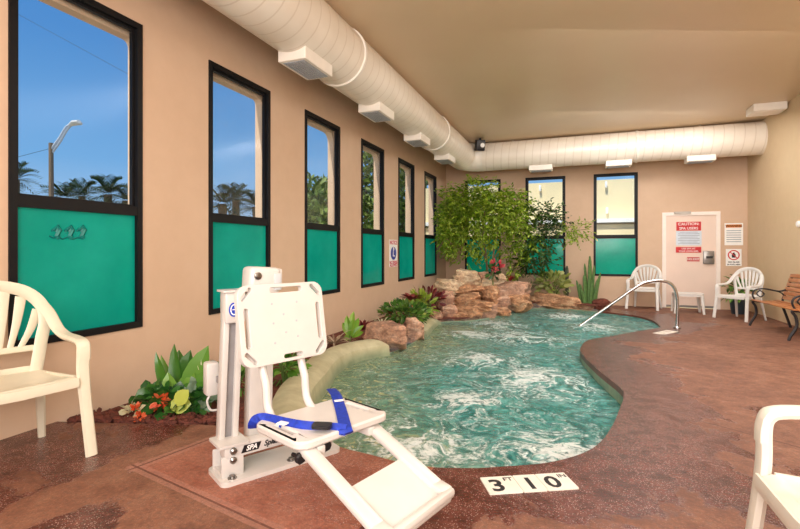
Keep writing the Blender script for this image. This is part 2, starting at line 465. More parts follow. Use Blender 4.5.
# ================================================================== ROOM SHELL
# left wall with six windows (thick, outer face with rounded heads)
WINS = []
for i in range(6):
    y1 = 2.765 + 1.647 * i
    WINS.append((y1 - .93, y1))
WZ0, WZ1 = .67, 3.03
def win_hole(a, b, r=0.0, g=0.0, WZ1=WZ1):
    a -= g; b += g
    if r == 0: return [(a, WZ0), (b, WZ0), (b, WZ1), (a, WZ1)]
    o = [(a, WZ0), (b, WZ0)]
    for k in range(7): q = PI / 2 * k / 6; o.append((b - r + r * math.cos(q), WZ1 - r + r * math.sin(q)))
    for k in range(7): q = PI / 2 * k / 6; o.append((a + r - r * math.sin(q), WZ1 - r + r * math.cos(q)))
    return o
MLW = Matrix(((0, 0, -1, XL), (1, 0, 0, 0), (0, 1, 0, 0), (0, 0, 0, 1)))   # plate xy -> world YZ, thickness to -X
bm = nb()
out = [(YF - .2, -.6), (YB + .1, -.6), (YB + .1, HC + .1), (YF - .2, HC + .1)]
add_plate(bm, out, [win_hole(a, b) for a, b in WINS], MLW, .10)
M2 = MLW.copy(); M2.translation = (XL - .10, 0, 0)
add_plate(bm, out, [win_hole(a, b + (.035 if i == 0 else -.005), .05 if i < 2 else .13, 0, 2.945) for i, (a, b) in enumerate(WINS)], M2, .09)
struct('wall_left', bm, M_wall, smooth=False)
# back wall: three windows and a door opening
BW = [(-2.7, -1.80), (-1.2, -.28), (.34, 1.265)]
DX0, DX1, DZ1 = 1.75, 2.85, 2.10
MBW = Matrix(((1, 0, 0, 0), (0, 0, 1, YB), (0, 1, 0, 0), (0, 0, 0, 1)))
bm = nb()
add_plate(bm, [(XL, -.6), (DX0 + .05, -.6), (DX0 + .05, DZ1 - .05), (DX1 - .05, DZ1 - .05), (DX1 - .05, -.6), (XR + .1, -.6), (XR + .1, HC + .1), (XL, HC + .1)],
          [[(a, WZ0), (b, WZ0), (b, WZ1), (a, WZ1)] for a, b in BW], MBW, .18)
struct('wall_back', bm, M_wall, smooth=False)
bm = nb(); wbox(bm, XR, XR + .15, YF - .2, YB + .18, -.6, HC + .1); struct('wall_right', bm, M_wallR, smooth=False)
bm = nb(); wbox(bm, XL - .2, XR + .15, YF - .15, YF, -.6, HC + .1); struct('wall_front', bm, M_wall, smooth=False)
bm = nb(); wbox(bm, XL - .24, XR + .15, YF - .2, YB + .18, HC, HC + .15); struct('ceiling', bm, M_ceil, smooth=False)

# windows
def window(n, M, w, wall_t, label=None):
    """M: window plane, x along width, y up, z out through the wall; origin at the lower left corner"""
    r = thing('window_%d' % n, None, None, M.translation, 0, kind='structure')
    H = WZ1 - WZ0; zm = 1.57 - WZ0; fw = .046
    bm = nb()
    add_plate(bm, [(0, 0), (w, 0), (w, H), (0, H)], [[(fw, fw), (w - fw, fw), (w - fw, H - fw), (fw, H - fw)]], M @ Matrix.Translation((0, 0, -.012)), .07)
    add_plate(bm, [(fw - .01, zm - .035), (w - fw + .01, zm - .035), (w - fw + .01, zm + .035), (fw - .01, zm + .035)], [], M @ Matrix.Translation((0, 0, -.008)), .05)
    # inner bead round the upper sash
    add_plate(bm, [(fw - .005, zm + .03), (w - fw + .005, zm + .03), (w - fw + .005, H - fw + .005), (fw - .005, H - fw + .005)],
              [[(fw + .022, zm + .05), (w - fw - .022, zm + .05), (w - fw - .022, H - fw - .022), (fw + .022, H - fw - .022)]], M @ Matrix.Translation((0, 0, .02)), .03)
    obj('window_frame', bm, M_black, r, smooth=False)
    bm = nb(); add_plate(bm, [(fw, zm + .03), (w - fw, zm + .03), (w - fw, H - fw), (fw, H - fw)], [], M @ Matrix.Translation((0, 0, .03)), .006)
    obj('clear_pane', bm, M_glass, r, smooth=False)
    bm = nb(); add_plate(bm, [(fw, fw), (w - fw, fw), (w - fw, zm - .03), (fw, zm - .03)], [], M @ Matrix.Translation((0, 0, .02)), .006)
    obj('teal_pane', bm, M_film, r, smooth=False)
    return r
wroots = []
for i, (a, b) in enumerate(WINS):
    M = frame_M((XL, b, WZ0), (0, -1, 0), (0, 0, 1))     # z = -X... (0,-1,0)x(0,0,1) = (-1,0,0)
    wroots.append(window(i + 1, M, b - a, .24))
for i, (a, b) in enumerate(BW):
    M = Matrix(((1, 0, 0, a), (0, 0, 1, YB), (0, 1, 0, WZ0), (0, 0, 0, 1)))
    wroots.append(window(7 + i, M, b - a, .18))
# etched dancing figures and small lettering on the nearest film
bm = nb()
Ym = lambda px, py: PX(px, py, XL - .012)
def dab(pts, r): add_tube(bm, [V((XL - .018, p.y, p.z)) for p in (Ym(*q) for q in pts)], r, 5)
for dx in (0, 13, 25):
    dab([(54 + dx, 230), (58 + dx, 226), (57 + dx, 232)], .012)
    dab([(57 + dx, 226), (60 + dx, 230), (57 + dx, 236), (59 + dx, 238)], .016)
    dab([(55 + dx, 229), (52 + dx, 231)], .007)
dab([(50, 236), (54, 238), (58, 236.5), (63, 239), (68, 237), (73, 239), (78, 237.5), (84, 238)], .006)
tag(obj('etched_figures', bm, simple('etched teal', (6, 120, 112), .4), wroots[0]))

# ================================================================== POOL + DECK
deck_edge = [DK(*q) for q in [(330, 442), (372, 455), (420, 466), (470, 468), (498, 466.7), (552, 461.8), (593, 448), (611, 428), (620, 408), (623.6, 396.5), (620, 387.5), (597.5, 369.5), (582, 354), (581, 347), (588.5, 340), (611, 336), (638, 331), (658, 328), (660, 326), (651.7, 320), (635, 315.6), (598.7, 311)]]
left_edge = [(.0, 10.93), (-.6, 11.1), (-1.0, 10.7), (-1.33, 10.12), (-1.51, 9.26), (-1.85, 8.58), (-2.25, 8.3), (-2.29, 7.92), (-2.22, 7.0), (-2.15, 6.2), (-2.2, 5.6), (-2.35, 5.3), (-2.43, 4.88), (-2.38, 4.37), (-2.2, 3.91), (-2.0, 3.35), (-1.7, 2.8)]
def smooth_closed(pts, n):
    out = []; L = len(pts)
    for i in range(L):
        p0, p1, p2, p3 = (V(pts[(i + k) % L]) for k in (-1, 0, 1, 2))
        for k in range(n):
            s = k / n
            out.append(.5 * ((2 * p1) + (p2 - p0) * s + (2 * p0 - 5 * p1 + 4 * p2 - p3) * s * s + (3 * p1 - p0 - 3 * p2 + p3) * s ** 3))
    return out
pool = smooth_closed([(p.x, p.y) for p in deck_edge] + left_edge, 4)
nd = 22 * 4 - 3                                        # outline points that border the deck
# deck: everything but pool and planting bed
e0 = V((-3.2, 2.12)); bed = [(-2.92, 2.2), (-2.6, 2.3), (-2.3, 2.4), (-2.0, 2.47), (-1.7, 2.5)]
tail = [(.35, 11.2), (.5, 11.5), (.55, 11.91)]
dpoly = [(XL, YF), (XR, YF), (XR, YB)] + tail[::-1] + [tuple(p) for p in pool[:nd][::-1]] + bed[::-1] + [tuple(e0)]
extra = []
y = YF + .06
while y < YB:
    st = .11 if y < 6 else .14
    x = XL + .06
    while x < XR:
        if inside((x, y), dpoly): extra.append((x, y))
        x += st
    y += st
co, fs = cdt(dpoly, [], extra)
bm = nb(); lay = bm.verts.layers.float.new('near')
vs = []
for c in co:
    v = bm.verts.new((c.x, c.y, dz(c.y)))
    dist = min((V((c.x, c.y)) - q).length for q in pool[:nd])
    w = max(0, 1 - dist / 1.25)
    if c.x < -1.6 and c.y < 2.4: w = max(w, .62 if (c.x < -2.3) else .3)
    if c.x > .8 and c.y < 3: w *= .9
    v[lay] = w; vs.append(v)
for f in fs: bm.faces.new([vs[i] for i in f])
# edge thickness at bed side
fl = struct('floor', bm, M_deck)
# coping face, pool walls and bottom
WZ = -.03
def strip(pts, za, zb_, mat_bm, closed=False):
    a = [mat_bm.verts.new((p[0], p[1], za(p))) for p in pts]; b = [mat_bm.verts.new((p[0], p[1], zb_(p))) for p in pts]
    n = len(pts)
    for i in range(n if closed else n - 1):
        j = (i + 1) % n; mat_bm.faces.new((a[i], b[i], b[j], a[j]))
bm = nb(); strip(pool[:nd], lambda p: dz(p[1]), lambda p: min(dz(p[1]) - .035, max(WZ + .002, dz(p[1]) - .055)), bm)
cen = V((-1, 6))
struct('trim_1', bm, M_cope, recalc=False)
bm = nb()
strip(pool[:nd], lambda p: min(dz(p[1]) - .035, max(WZ + .002, dz(p[1]) - .055)), lambda p: -1.1, bm)
strip(pool[nd - 1:] + pool[:1], lambda p: -.02, lambda p: -1.1, bm)
co, fs = cdt([tuple(p) for p in pool], [])
vv = [bm.verts.new((c.x, c.y, -1.1)) for c in co]
for f in fs: bm.faces.new([vv[i] for i in f])
struct('trim_2', bm, M_plaster, recalc=False)
# water surface
JETS = [(-.05, 3.2, .38), (-.35, 4.9, .45), (-1.0, 3.0, .34), (-1.1, 5.6, .4), (-.7, 7.2, .5), (-1.3, 8.3, .4), (.3, 8.6, .4), (-.2, 9.8, .4), (-.9, 4.0, .3), (-1.6, 7.2, .3)]
extra = []
y = 2.2
while y < 11.2:
    st = .05 if y < 5 else .075
    x = -2.6
    while x < 1.5:
        if inside((x, y), pool): extra.append((x + random.uniform(-.01, .01), y + random.uniform(-.01, .01)))
        x += st
    y += st
co, fs = cdt([tuple(p) for p in pool], [], extra)
bm = nb(); lf = bm.verts.layers.float.new('foam'); le = bm.verts.layers.float.new('edge')
LP = pool[nd:]
vs = []
for c in co:
    h = noise.noise(V((c.x * 2.2, c.y * 2.2, 1.3))) * .022 + noise.noise(V((c.x * 5.5, c.y * 5.5, 4))) * .012
    fo = 0
    for jx, jy, jr in JETS:
        q = ((c.x - jx) ** 2 + (c.y - jy) ** 2) / jr ** 2
        h += .035 * math.exp(-q * 1.4); fo += .46 * math.exp(-q)
    d = min((V((c.x, c.y)) - q).length for q in pool)
    k = min(1, d / .2)
    v = bm.verts.new((c.x, c.y, WZ + h * k))
    v[lf] = min(1, fo) - .12
    dl = min((V((c.x, c.y)) - q).length for q in LP)
    v[le] = max(0, 1 - dl / 1.15) if c.y < 8 else max(0, .5 - dl)
    vs.append(v)
for f in fs: bm.faces.new([vs[i] for i in f])
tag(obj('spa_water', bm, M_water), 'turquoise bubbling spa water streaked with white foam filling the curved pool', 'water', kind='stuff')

# pale curb on the planting side (two runs)
def curb(name, idx_pts, wid, label):
    pts = smooth_path([V((x, y, 0)) for x, y in idx_pts], 6)
    n = len(pts); bm = nb(); prof = [(0, -.5), (-.02, -.04), (.0, .01), (.05, .055), (.12, .075), (.19, .07), (.25, .04), (.28, -.02), (.29, -.3)]
    rings = []
    for i, p in enumerate(pts):
        d = (pts[min(i + 6, n - 1)] - pts[max(0, i - 6)]).normalized(); side = V((-d.y, d.x, 0))
        ee_ = min(1, min(i, n - 1 - i) / 5); sc = .35 + .65 * math.sin(ee_ * PI / 2)
        top = dz(p.y) + .0
        rings.append([bm.verts.new(p + side * (a * wid / .29) + V((0, 0, (z * sc if z > 0 else z) + (top if z > -.03 else 0) * (1 if z > 0 else .5)))) for a, z in prof])
    for a, b in zip(rings, rings[1:]):
        for k in range(len(prof) - 1): bm.faces.new((a[k], a[k + 1], b[k + 1], b[k]))
    bm.faces.new(rings[0]); bm.faces.new(rings[-1][::-1])
    return tag(obj(name, bm, M_curb), label, 'curb')
curb('pool_curb', [(-1.52, 2.55), (-1.72, 2.8), (-2.0, 3.33), (-2.19, 3.9), (-2.36, 4.4), (-2.41, 4.88), (-2.3, 5.25), (-2.18, 5.42)], .3, 'long pale concrete curb curving along the spa behind the lift chair')
curb('pool_curb', [(-2.12, 6.75), (-2.2, 7.3), (-2.27, 7.8), (-2.25, 8.0)], .3, 'short pale concrete curb between the boulders and the rock waterfall')

# planting bed soil
def bed_z(x, y): return min(.1, dz(y) - .01) + .03 * noise.noise(V((x * 3, y * 3, 0))) + (.10 if y > 8.6 else 0) * min(1, max(0, (y - 8.6)))
bpoly = [(XL, 2.08)] + [(x, y - .03) for x, y in bed] + [(-1.7, 2.78), (-2.05, 3.33), (-2.3, 3.95), (-2.5, 4.4), (-2.55, 4.9), (-2.45, 5.4), (-2.3, 5.7), (-2.25, 6.2), (-2.35, 7.0), (-2.4, 7.9), (-2.3, 8.35), (-1.9, 8.65), (-1.58, 9.3), (-1.4, 10.15), (-1.05, 10.75), (-.6, 11.15), (.0, 10.98), (.38, 10.8), (.4, 11.2), (.52, 11.5), (.57, YB), (XL, YB)]
extra = []
y = 2.1
while y < YB:
    x = XL + .05
    while x < .6:
        if inside((x, y), bpoly): extra.append((x, y))
        x += .13
    y += .13
co, fs = cdt(bpoly, [], extra); bm = nb()
vs = [bm.verts.new((c.x, c.y, bed_z(c.x, c.y))) for c in co]
for f in fs: bm.faces.new([vs[i] for i in f])
struct('trim_3', bm, M_soil)
bm = nb()
for k in range(420):
    x = random.uniform(-3.15, -2.15); y = 2.14 + (x + 3.2) * .32 + abs(random.gauss(.03, .09))
    s = random.uniform(.012, .03)
    add_box(bm, V((x, y, .14 + random.uniform(-.01, .025))), (s * 1.6, s, s * .7), Matrix.Rotation(random.uniform(0, 6), 3, 'Z') @ Matrix.Rotation(random.uniform(-1, 1), 3, 'X'))
tag(obj('bark_mulch', bm, M_soil, smooth=False), 'dark red bark mulch chips along the front of the planting bed', 'mulch', kind='stuff')

# ================================================================== AIR DUCT
DXc, DYc, DZc, DR = -2.507, 11.08, 3.44, .32
duct = thing('air_duct', 'white spiral round air duct along the ceiling of two walls', 'duct', (DXc, DYc, DZc))
def pipe(a, b, name='duct_pipe'):
    L = (b - a).length; bm = nb()
    add_lathe(bm, [(DR, 0), (DR, L)] if False else [(DR, L * k / 20) for k in range(21)], 40)
    o = obj(name, bm, M_duct, None)
    o.parent = duct; x, y, d = basis(b - a); M = Matrix((x, y, d)).transposed().to_4x4(); M.translation = a - duct.location
    o.matrix_local = M
    return o
pipe(V((DXc, YF + .05, DZc)), V((DXc, DYc - .42, DZc)))
pipe(V((DXc + .42, DYc, DZc)), V((XR, DYc, DZc)))
bm = nb(); pts = []
for k in range(9):
    q = PI / 2 * k / 8; pts.append(V((DXc + .42 - .42 * math.cos(q), DYc - .42 + .42 * math.sin(q), DZc)))
add_tube(bm, [V((DXc, DYc - .45, DZc))] + pts + [V((DXc + .45, DYc, DZc))], DR + .003, 40, cap=False)
obj('duct_elbow', bm, M_vent, duct)
def band(c, ax):
    bm = nb(); x, y, d = basis(ax); M = Matrix((x, y, d)).transposed().to_4x4(); M.translation = c
    add_lathe(bm, [(DR + .001, -.025), (DR + .016, -.02), (DR + .016, .02), (DR + .001, .025)], 40, M)
    obj('duct_band', bm, M_vent, duct)
for yy in (4.75, 8.4): band(V((DXc, yy, DZc)), V((0, 1, 0)))
band(V((1.15, DYc, DZc)), V((1, 0, 0)))
def register(c, ax):
    bm = nb(); sx, sy = (.3, .52) if ax == 'y' else (.5, .3)
    add_box(bm, c + V((0, 0, .03)), (sx, sy, .15), None, .008)
    r = obj('register', bm, M_vent, duct, smooth=False)
    bm = nb()
    add_box(bm, c + V((0, 0, -.046)), (sx - .07, sy - .07, .006))
    for k in range(7):
        o = -.5 + (k + .5) / 7
        if ax == 'y': add_box(bm, c + V((o * (sx - .08), 0, -.05)), (.006, sy - .08, .012))
        else: add_box(bm, c + V((0, o * (sy - .08), -.05)), (sx - .08, .006, .012))
    obj('grille', bm, M_grille, r, smooth=False)
for yy in (4.05, 5.8, 7.5, 9.25): register(V((DXc + .0, yy, DZc - DR - .03)), 'y')
for xx in (-.78, .8, 2.3): register(V((xx, DYc, DZc - DR - .03)), 'x')
for xx in (-1.4, .55, 2.3):
    bm = nb(); add_bar(bm, (xx, DYc, DZc + DR - .01), (xx, DYc, HC), .03, .01); obj('hanger', bm, M_vent, duct)
# black loudspeaker in the corner
s = thing('corner_speaker', 'small black box speaker at the ceiling where the two ducts meet', 'speaker', (-2.06, 10.58, HC))
Rz = Matrix.Rotation(.55, 3, 'Z')
bm = nb(); add_box(bm, V((-2.06, 10.58, 3.62)), (.2, .17, .24), Rz @ Matrix.Rotation(.2, 3, 'X'), .02); obj('speaker_cabinet', bm, M_blk, s)
bm = nb(); add_bar(bm, (-2.06, 10.6, 3.7), (-2.06, 10.6, HC), .05, .03); obj('bracket', bm, M_blk, s)
bm = nb(); M = Matrix.Translation((-2.06, 10.58, 3.62)) @ (Rz @ Matrix.Rotation(.2, 3, 'X')).to_4x4() @ Matrix.Translation((.03, -.086, 0)) @ Matrix.Rotation(PI / 2, 4, 'X')
add_lathe(bm, [(.05, 0), (.05, .008), (.02, .004)], 16, M); obj('speaker_cone', bm, M_wht, s)
s = thing('ceiling_box', 'white rectangular box fixed to the ceiling near the duct end at the right wall', 'vent box', (3.02, 9.95, HC))
bm = nb(); wbox(bm, 2.82, 3.3, 9.75, 10.15, HC - .13, HC, .01); obj('box_body', bm, M_vent, s, smooth=False)
bm = nb(); wbox(bm, 2.86, 3.26, 9.79, 10.11, HC - .137, HC - .131); obj('cover', bm, M_doorf, s, smooth=False)

# ================================================================== DOOR, SIGNS
d = thing('door_1', None, None, (2.3, YB, 0), kind='structure')
bm = nb()
fw = .075
for a, b in ((DX0, DX0 + fw), (DX1 - fw, DX1)): wbox(bm, a, b, YB - .025, YB + .1, 0, DZ1)
wbox(bm, DX0 + fw, DX1 - fw, YB - .025, YB + .1, DZ1 - fw, DZ1)
obj('door_frame', bm, M_doorf, d, smooth=False)
bm = nb(); wbox(bm, DX0 + fw, DX1 - fw, YB + .0, YB + .05, .01, DZ1 - fw); obj('door_leaf', bm, M_door, d, smooth=False)
bm = nb(); wbox(bm, 1.98, 2.3, YB - .06, YB - .0, DZ1 - .04, DZ1 + .01); obj('door_closer', bm, simple('closer metal', (190, 180, 170), .4), d, smooth=False)
bm = nb()
a = PY(703, 251, YB - .02); b_ = PY(714, 264, YB - .02)
wbox(bm, a.x, b_.x, YB - .06, YB, b_.z, a.z, .01); lk = obj('lock_box', bm, M_lock, d)
bm = nb(); wbox(bm, a.x + .05, b_.x - .03, YB - .066, YB - .058, a.z - .16, a.z - .11); obj('lock_slot', bm, M_blk, lk, smooth=False)
bm = nb()
wbox(bm, DX0 + fw, DX1 - fw, YB - .006, YB, .01, .06); obj('threshold_sweep', bm, M_lock, d, smooth=False)
def flat_M(x, z, y): return Matrix(((1, 0, 0, x), (0, 0, -1, y), (0, 1, 0, z), (0, 0, 0, 1)))
def sign_back(name, label, cat, q0, q1, y, mat, lines=(), bars=(), rim=None):
    a, b = PY(*q0, y), PY(*q1, y); cx, cz = (a.x + b.x) / 2, (a.z + b.z) / 2; w, h = b.x - a.x, a.z - b.z
    s = thing(name, label, cat, (cx, y, cz))
    bm = nb(); add_box(bm, V((cx, y - .003, cz)), (w, .006, h)); obj('panel', bm, mat, s, smooth=False)
    for (txt, fz, size, m) in lines:
        bm = nb(); add_text(bm, txt, size * h, flat_M(cx, cz + fz * h, y - .0075), .0006, .004 * h)
        obj('lettering', bm, m, s, smooth=False)
    if bars:
        bm = nb()
        for (fz, fwid, fh) in bars: add_box(bm, V((cx, y - .007, cz + fz * h)), (w * fwid, .002, h * fh))
        obj('printed_lines', bm, M_print, s, smooth=False)
    return s, cx, cz, w, h
yd = YB - .001
sign_back('caution_sign', 'red CAUTION spa users sign at the top of the door', 'sign', (676.3, 222), (701, 230.5), yd, M_red, [('CAUTION:', .24, .44, M_wht), ('SPA USERS', -.25, .40, M_wht)])
bars = [(.42 - .115 * k, .84 if k % 3 else .7, .035) for k in range(8)]
sign_back('rules_sheet', 'pale printed rules sheet between the two red strips on the door', 'notice', (676, 231.2), (701.5, 245.3), yd, M_paleblue, (), bars)
sign_back('warning_strip', 'red lettered strip below the pale sheet on the door', 'sign', (675.8, 247), (701.2, 252.7), yd, M_red, [('USE SPA AT', .2, .42, M_wht), ('YOUR OWN RISK', -.25, .38, M_wht)])
sign_back('lock_label', 'small faded red label beside the lock box on the door', 'sign', (687, 257), (699.5, 261.5), yd, simple('faded red', (206, 96, 92), .5), [('NO EXIT', 0, .6, M_wht)])
yw = YB - .001
s, cx, cz, w, h = sign_back('wall_notice', 'white notice with an orange heading, upper of two right of the door', 'notice', (724.5, 223.3), (743, 245.2), yw, M_wht, (), [(.16 - .1 * k, .8, .03) for k in range(6)])
bm = nb(); add_box(bm, V((cx, yw - .0075, cz + .37 * h)), (w * .86, .003, h * .14)); hd = obj('heading_banner', bm, M_orange, s, smooth=False)
bm = nb(); add_text(bm, 'WARNING', h * .13, flat_M(cx, cz + .37 * h, yw - .010), .0006, .002); obj('lettering', bm, M_ink, s, smooth=False)
s, cx, cz, w, h = sign_back('prohibition_sign', 'white sign with a red ring, lower of two notices right of the door', 'sign', (725.8, 249), (741.5, 266), yw, M_wht, [('NO GLASS', -.28, .12, M_ink), ('IN POOL AREA', -.42, .1, M_ink)])
bm = nb(); M = flat_M(cx, cz + .14 * h, yw - .0065)
add_plate(bm, [(.3 * h * math.cos(2 * PI * k / 24), .3 * h * math.sin(2 * PI * k / 24)) for k in range(24)], [[(.24 * h * math.cos(2 * PI * k / 24), .24 * h * math.sin(2 * PI * k / 24)) for k in range(24)]], M, .003)
add_plate(bm, rrect(.5 * h, .045 * h, .01, rot=-PI / 4), [], M @ Matrix.Translation((0, 0, .0035)), .002)
obj('red_ring', bm, M_red, s, smooth=False)
bm = nb()
add_plate(bm, [(-.09 * h, -.15 * h), (.09 * h, -.15 * h), (.1 * h, .02 * h), (.05 * h, .08 * h), (.05 * h, .15 * h), (-.05 * h, .15 * h), (-.05 * h, .08 * h), (-.1 * h, .02 * h)], [], M, .002)
obj('pictogram', bm, M_ink, s, smooth=False)
# sign on the left wall between windows 4 and 5
a, b = PX(389.2, 239.5, XL), PX(396.8, 266.5, XL)
cy, cz, w, h = (a.y + b.y) / 2, .5 * (a.z + b.z), b.y - a.y, .50
s = thing('handicap_sign', 'white sign with a blue oval and red lettering on the left wall', 'sign', (XL, cy, cz))
Ml = Matrix(((0, 0, 1, XL), (1, 0, 0, cy), (0, 1, 0, cz), (0, 0, 0, 1)))
bm = nb(); add_box(bm, V((XL + .004, cy, cz)), (.008, w, h)); obj('panel', bm, M_wht, s, smooth=False)
bm = nb(); add_plate(bm, [(.36 * w * math.cos(2 * PI * k / 20), .24 * h * math.sin(2 * PI * k / 20)) for k in range(20)], [], Ml @ Matrix.Translation((0, 0, .0085)), .002); obj('blue_oval', bm, M_bluesign, s, smooth=False)
bm = nb(); M = Ml @ Matrix.Translation((0, .02 * h, .011))
add_lathe(bm, [(.035, 0), (.035, .001)], 10, M @ Matrix.Translation((0, .07, 0)))
add_plate(bm, [(-.04, -.07), (.07, -.07), (.07, -.05), (.0, -.05), (.0, .045), (-.03, .045)], [], M, .001); obj('pictogram', bm, M_wht, s, smooth=False)
for tx, sz_, fz in (('NOTICE', .10, .39), ('NO DIVING', .075, -.34), ('ALLOWED', .075, -.44)):
    bm = nb(); add_text(bm, tx, sz_, Ml @ Matrix.Translation((0, fz * h, .009)), .0006, .003); obj('lettering', bm, M_pink, s, smooth=False)
s = thing('wall_bell', 'small white round disc on the right wall at the picture edge', 'button', (XR, 9.43, 1.69))
bm = nb(); add_lathe(bm, [(.055, 0), (.055, .015), (.04, .03), (.015, .033)], 16, Matrix(((0, 0, -1, XR), (1, 0, 0, 9.43), (0, 1, 0, 1.69), (0, 0, 0, 1)))); obj('disc', bm, M_wht, s)

# ================================================================== RESIN CHAIRS
def bez_surface(bm, f, nu, nv, th):
    g = [[V(f(i / nu, j / nv)) for j in range(nv + 1)] for i in range(nu + 1)]
    top = [[bm.verts.new(q) for q in r] for r in g]; bot = [[bm.verts.new(q - V((0, 0, th)) if True else q) for q in r] for r in g]
    for i in range(nu):
        for j in range(nv):
            bm.faces.new((top[i][j], top[i + 1][j], top[i + 1][j + 1], top[i][j + 1])); bm.faces.new((bot[i][j], bot[i][j + 1], bot[i + 1][j + 1], bot[i + 1][j]))
    for i in range(nu):
        for j in (0, nv): bm.faces.new((top[i][j], bot[i][j], bot[i + 1][j], top[i + 1][j]))
    for j in range(nv):
        for i in (0, nu): bm.faces.new((top[i][j], top[i][j + 1], bot[i][j + 1], bot[i][j]))
def make_chair(mat, label, loc, rz, group):
    r = thing('resin_armchair', label, 'chair', loc, rz, group)
    def sf(u, v):
        x = -.25 + .5 * u; x *= (1 - .12 * v)
        y = -.305 + .525 * v
        z = .445 - .035 * math.sin(PI * min(1, v * 1.1)) * (1 - (2 * u - 1) ** 2 * .6) - (.03 * max(0, (.12 - v) / .12) ** 2) - .02 * v
        return (x, y, z)
    bm = nb(); bez_surface(bm, sf, 12, 12, .022)
    # front lip and side skirts
    add_tube(bm, [V((-.25, -.306, .41)), V((0, -.312, .405)), V((.25, -.306, .41))], .010, 6, .028)
    for sx in (-1, 1): add_tube(bm, [V((sx * .25, -.25, .415)), V((sx * .235, 0, .405)), V((sx * .22, .2, .40))], .010, 6, .03)
    bm.transform(Matrix.Diagonal((1, .84, 1, 1))); obj('seat', bm, mat, r, False, loc=None)
    for sx in (-1, 1):
        bm = nb()     # front leg runs from the floor up to the arm
        add_tube(bm, smooth_path([(sx * .305, -.33, 0), (sx * .285, -.275, .40), (sx * .285, -.268, .55), (sx * .289, -.262, .59)], 4), [.031] * 4 + [.034] * 9, 8, [.024] * 13)
        bm.transform(Matrix.Diagonal((1, .84, 1, 1))); obj('leg', bm, mat, r, False, loc=None)
        bm = nb(); add_tube(bm, [V((sx * .265, .31, 0)), V((sx * .225, .215, .40))], [.02, .028], 8, [.016, .024])
        bm.transform(Matrix.Diagonal((1, .84, 1, 1))); obj('leg', bm, mat, r, False, loc=None)
        bm = nb()
        add_tube(bm, smooth_path([(sx * .286, -.272, .52), (sx * .289, -.266, .575), (sx * .292, -.235, .612), (sx * .297, -.12, .622), (sx * .295, .02, .630), (sx * .283, .11, .668), (sx * .262, .18, .755), (sx * .235, .225, .81)], 5), [.024] * 10 + [.021] * 26, 8, [.035] * 36, up=V((1, 0, 0)))
        bm.transform(Matrix.Diagonal((1, .84, 1, 1))); obj('armrest', bm, mat, r, False, loc=None)
    # fan back: arch, lower panel, rail and seven slats
    bm = nb()
    arch = smooth_path([(-.205, .205, .42), (-.235, .215, .60), (-.255, .22, .72), (-.232, .235, .815), (-.15, .262, .892), (0, .28, .925), (.15, .262, .892), (.232, .235, .815), (.255, .22, .72), (.235, .215, .60), (.205, .205, .42)], 5)
    add_tube(bm, arch, .034, 8, .013, up=V((0, 1, .3)))
    def wallc(x, z): return V((x, .21 + .10 * max(0, z - .5) + .06 * (1 - (x / .25) ** 2) * .6, z))
    add_tube(bm, [wallc(-.2 + .4 * k / 8, .555) for k in range(9)], .018, 8, .012, up=V((0, 1, 0)))
    add_tube(bm, [wallc(-.2 + .4 * k / 8, .425) for k in range(9)], .03, 8, .012, up=V((0, 1, 0)))
    for k in range(7):
        f = -1 + 2 * k / 6
        a = wallc(f * .135, .555); top = V((f * .225, .21, .0))
        zt = .905 - .13 * abs(f) ** 2.4
        b = wallc(f * .225, zt); mid = wallc(f * (.135 + .045 * 1.2), (.555 + zt) / 2)
        w = [.014, .016, .018, .021, .024, .026, .028]
        pth = smooth_path([a, mid, b], 3)
        add_tube(bm, pth, w[:len(pth)], 6, .007, up=V((0, 1, 0)))
    bm.transform(Matrix.Diagonal((1, .84, 1, 1))); obj('backrest', bm, mat, r, False, loc=None)
    return r
def face(fx, fy): return math.atan2(fx, -fy)
G = 'resin armchairs around the spa'
chair = make_chair(M_cream, 'cream resin armchair against the left wall below the largest window', (-2.83, 1.60, dz(1.6)), face(.975, -.22), G)
def place(src, label, x, y, rz, mat=None):
    c = copy_tree(src); c.location = (x, y, dz(y)); c.rotation_euler = (0, 0, rz); c['label'] = label
    if mat:
        for ch in c.children:
            ch.data = ch.data.copy(); ch.data.materials[0] = mat
    return c
place(chair, 'cream resin armchair cut off by the right edge of the foreground', .79, 1.53, face(-.985, -.06), simple('ivory resin', (222, 217, 204), .36, var=.03))
chw = place(chair, 'white fan-back resin armchair left of the door beside the low white table', 1.36, 11.5, face(-.34, -.94), M_white)
place(chw, 'white fan-back resin armchair in the corner right of the door beside the bench', 2.80, 10.36, face(-.78, -.62))

# low side table
tb = thing('side_table', 'low white resin side table between the two chairs at the door', 'table', (2.07, 11.0, 0), -.02)
bm = nb(); add_plate(bm, rrect(.52, .42, .06), [], Matrix.Translation((0, 0, .385)), .022); add_plate(bm, rrect(.50, .40, .05), [rrect(.46, .36, .05)], Matrix.Translation((0, 0, .345)), .04)
obj('table_top', bm, M_white, tb, False)
for sx in (-1, 1):
    for sy in (-1, 1):
        bm = nb(); add_tube(bm, [V((sx * .25, sy * .2, 0)), V((sx * .22, sy * .17, .36))], [.022, .034], 8, [.022, .034]); obj('leg', bm, M_white, tb, False)
# potted plant behind the corner chair
pp = thing('potted_plant', 'green potted plant in a dark pot behind the corner armchair', 'plant', (2.98, 11.2, 0))
bm = nb(); add_lathe(bm, [(.11, 0), (.15, .3), (.165, .3), (.165, .33), (.14, .33), (.13, .3), (.02, .29)], 18, Matrix.Translation((2.98, 11.2, 0))); obj('pot', bm, M_pot, pp)
bm = nb()
for k in range(70):
    q = rvec(.4); add_leaf(bm, V((2.98, 11.2, .35)) + q * random.uniform(.05, .22) + V((0, 0, random.uniform(0, .28))), q, V((0, 0, 1)), .16, .08, .8)
obj('foliage', bm, M_leafA, pp)

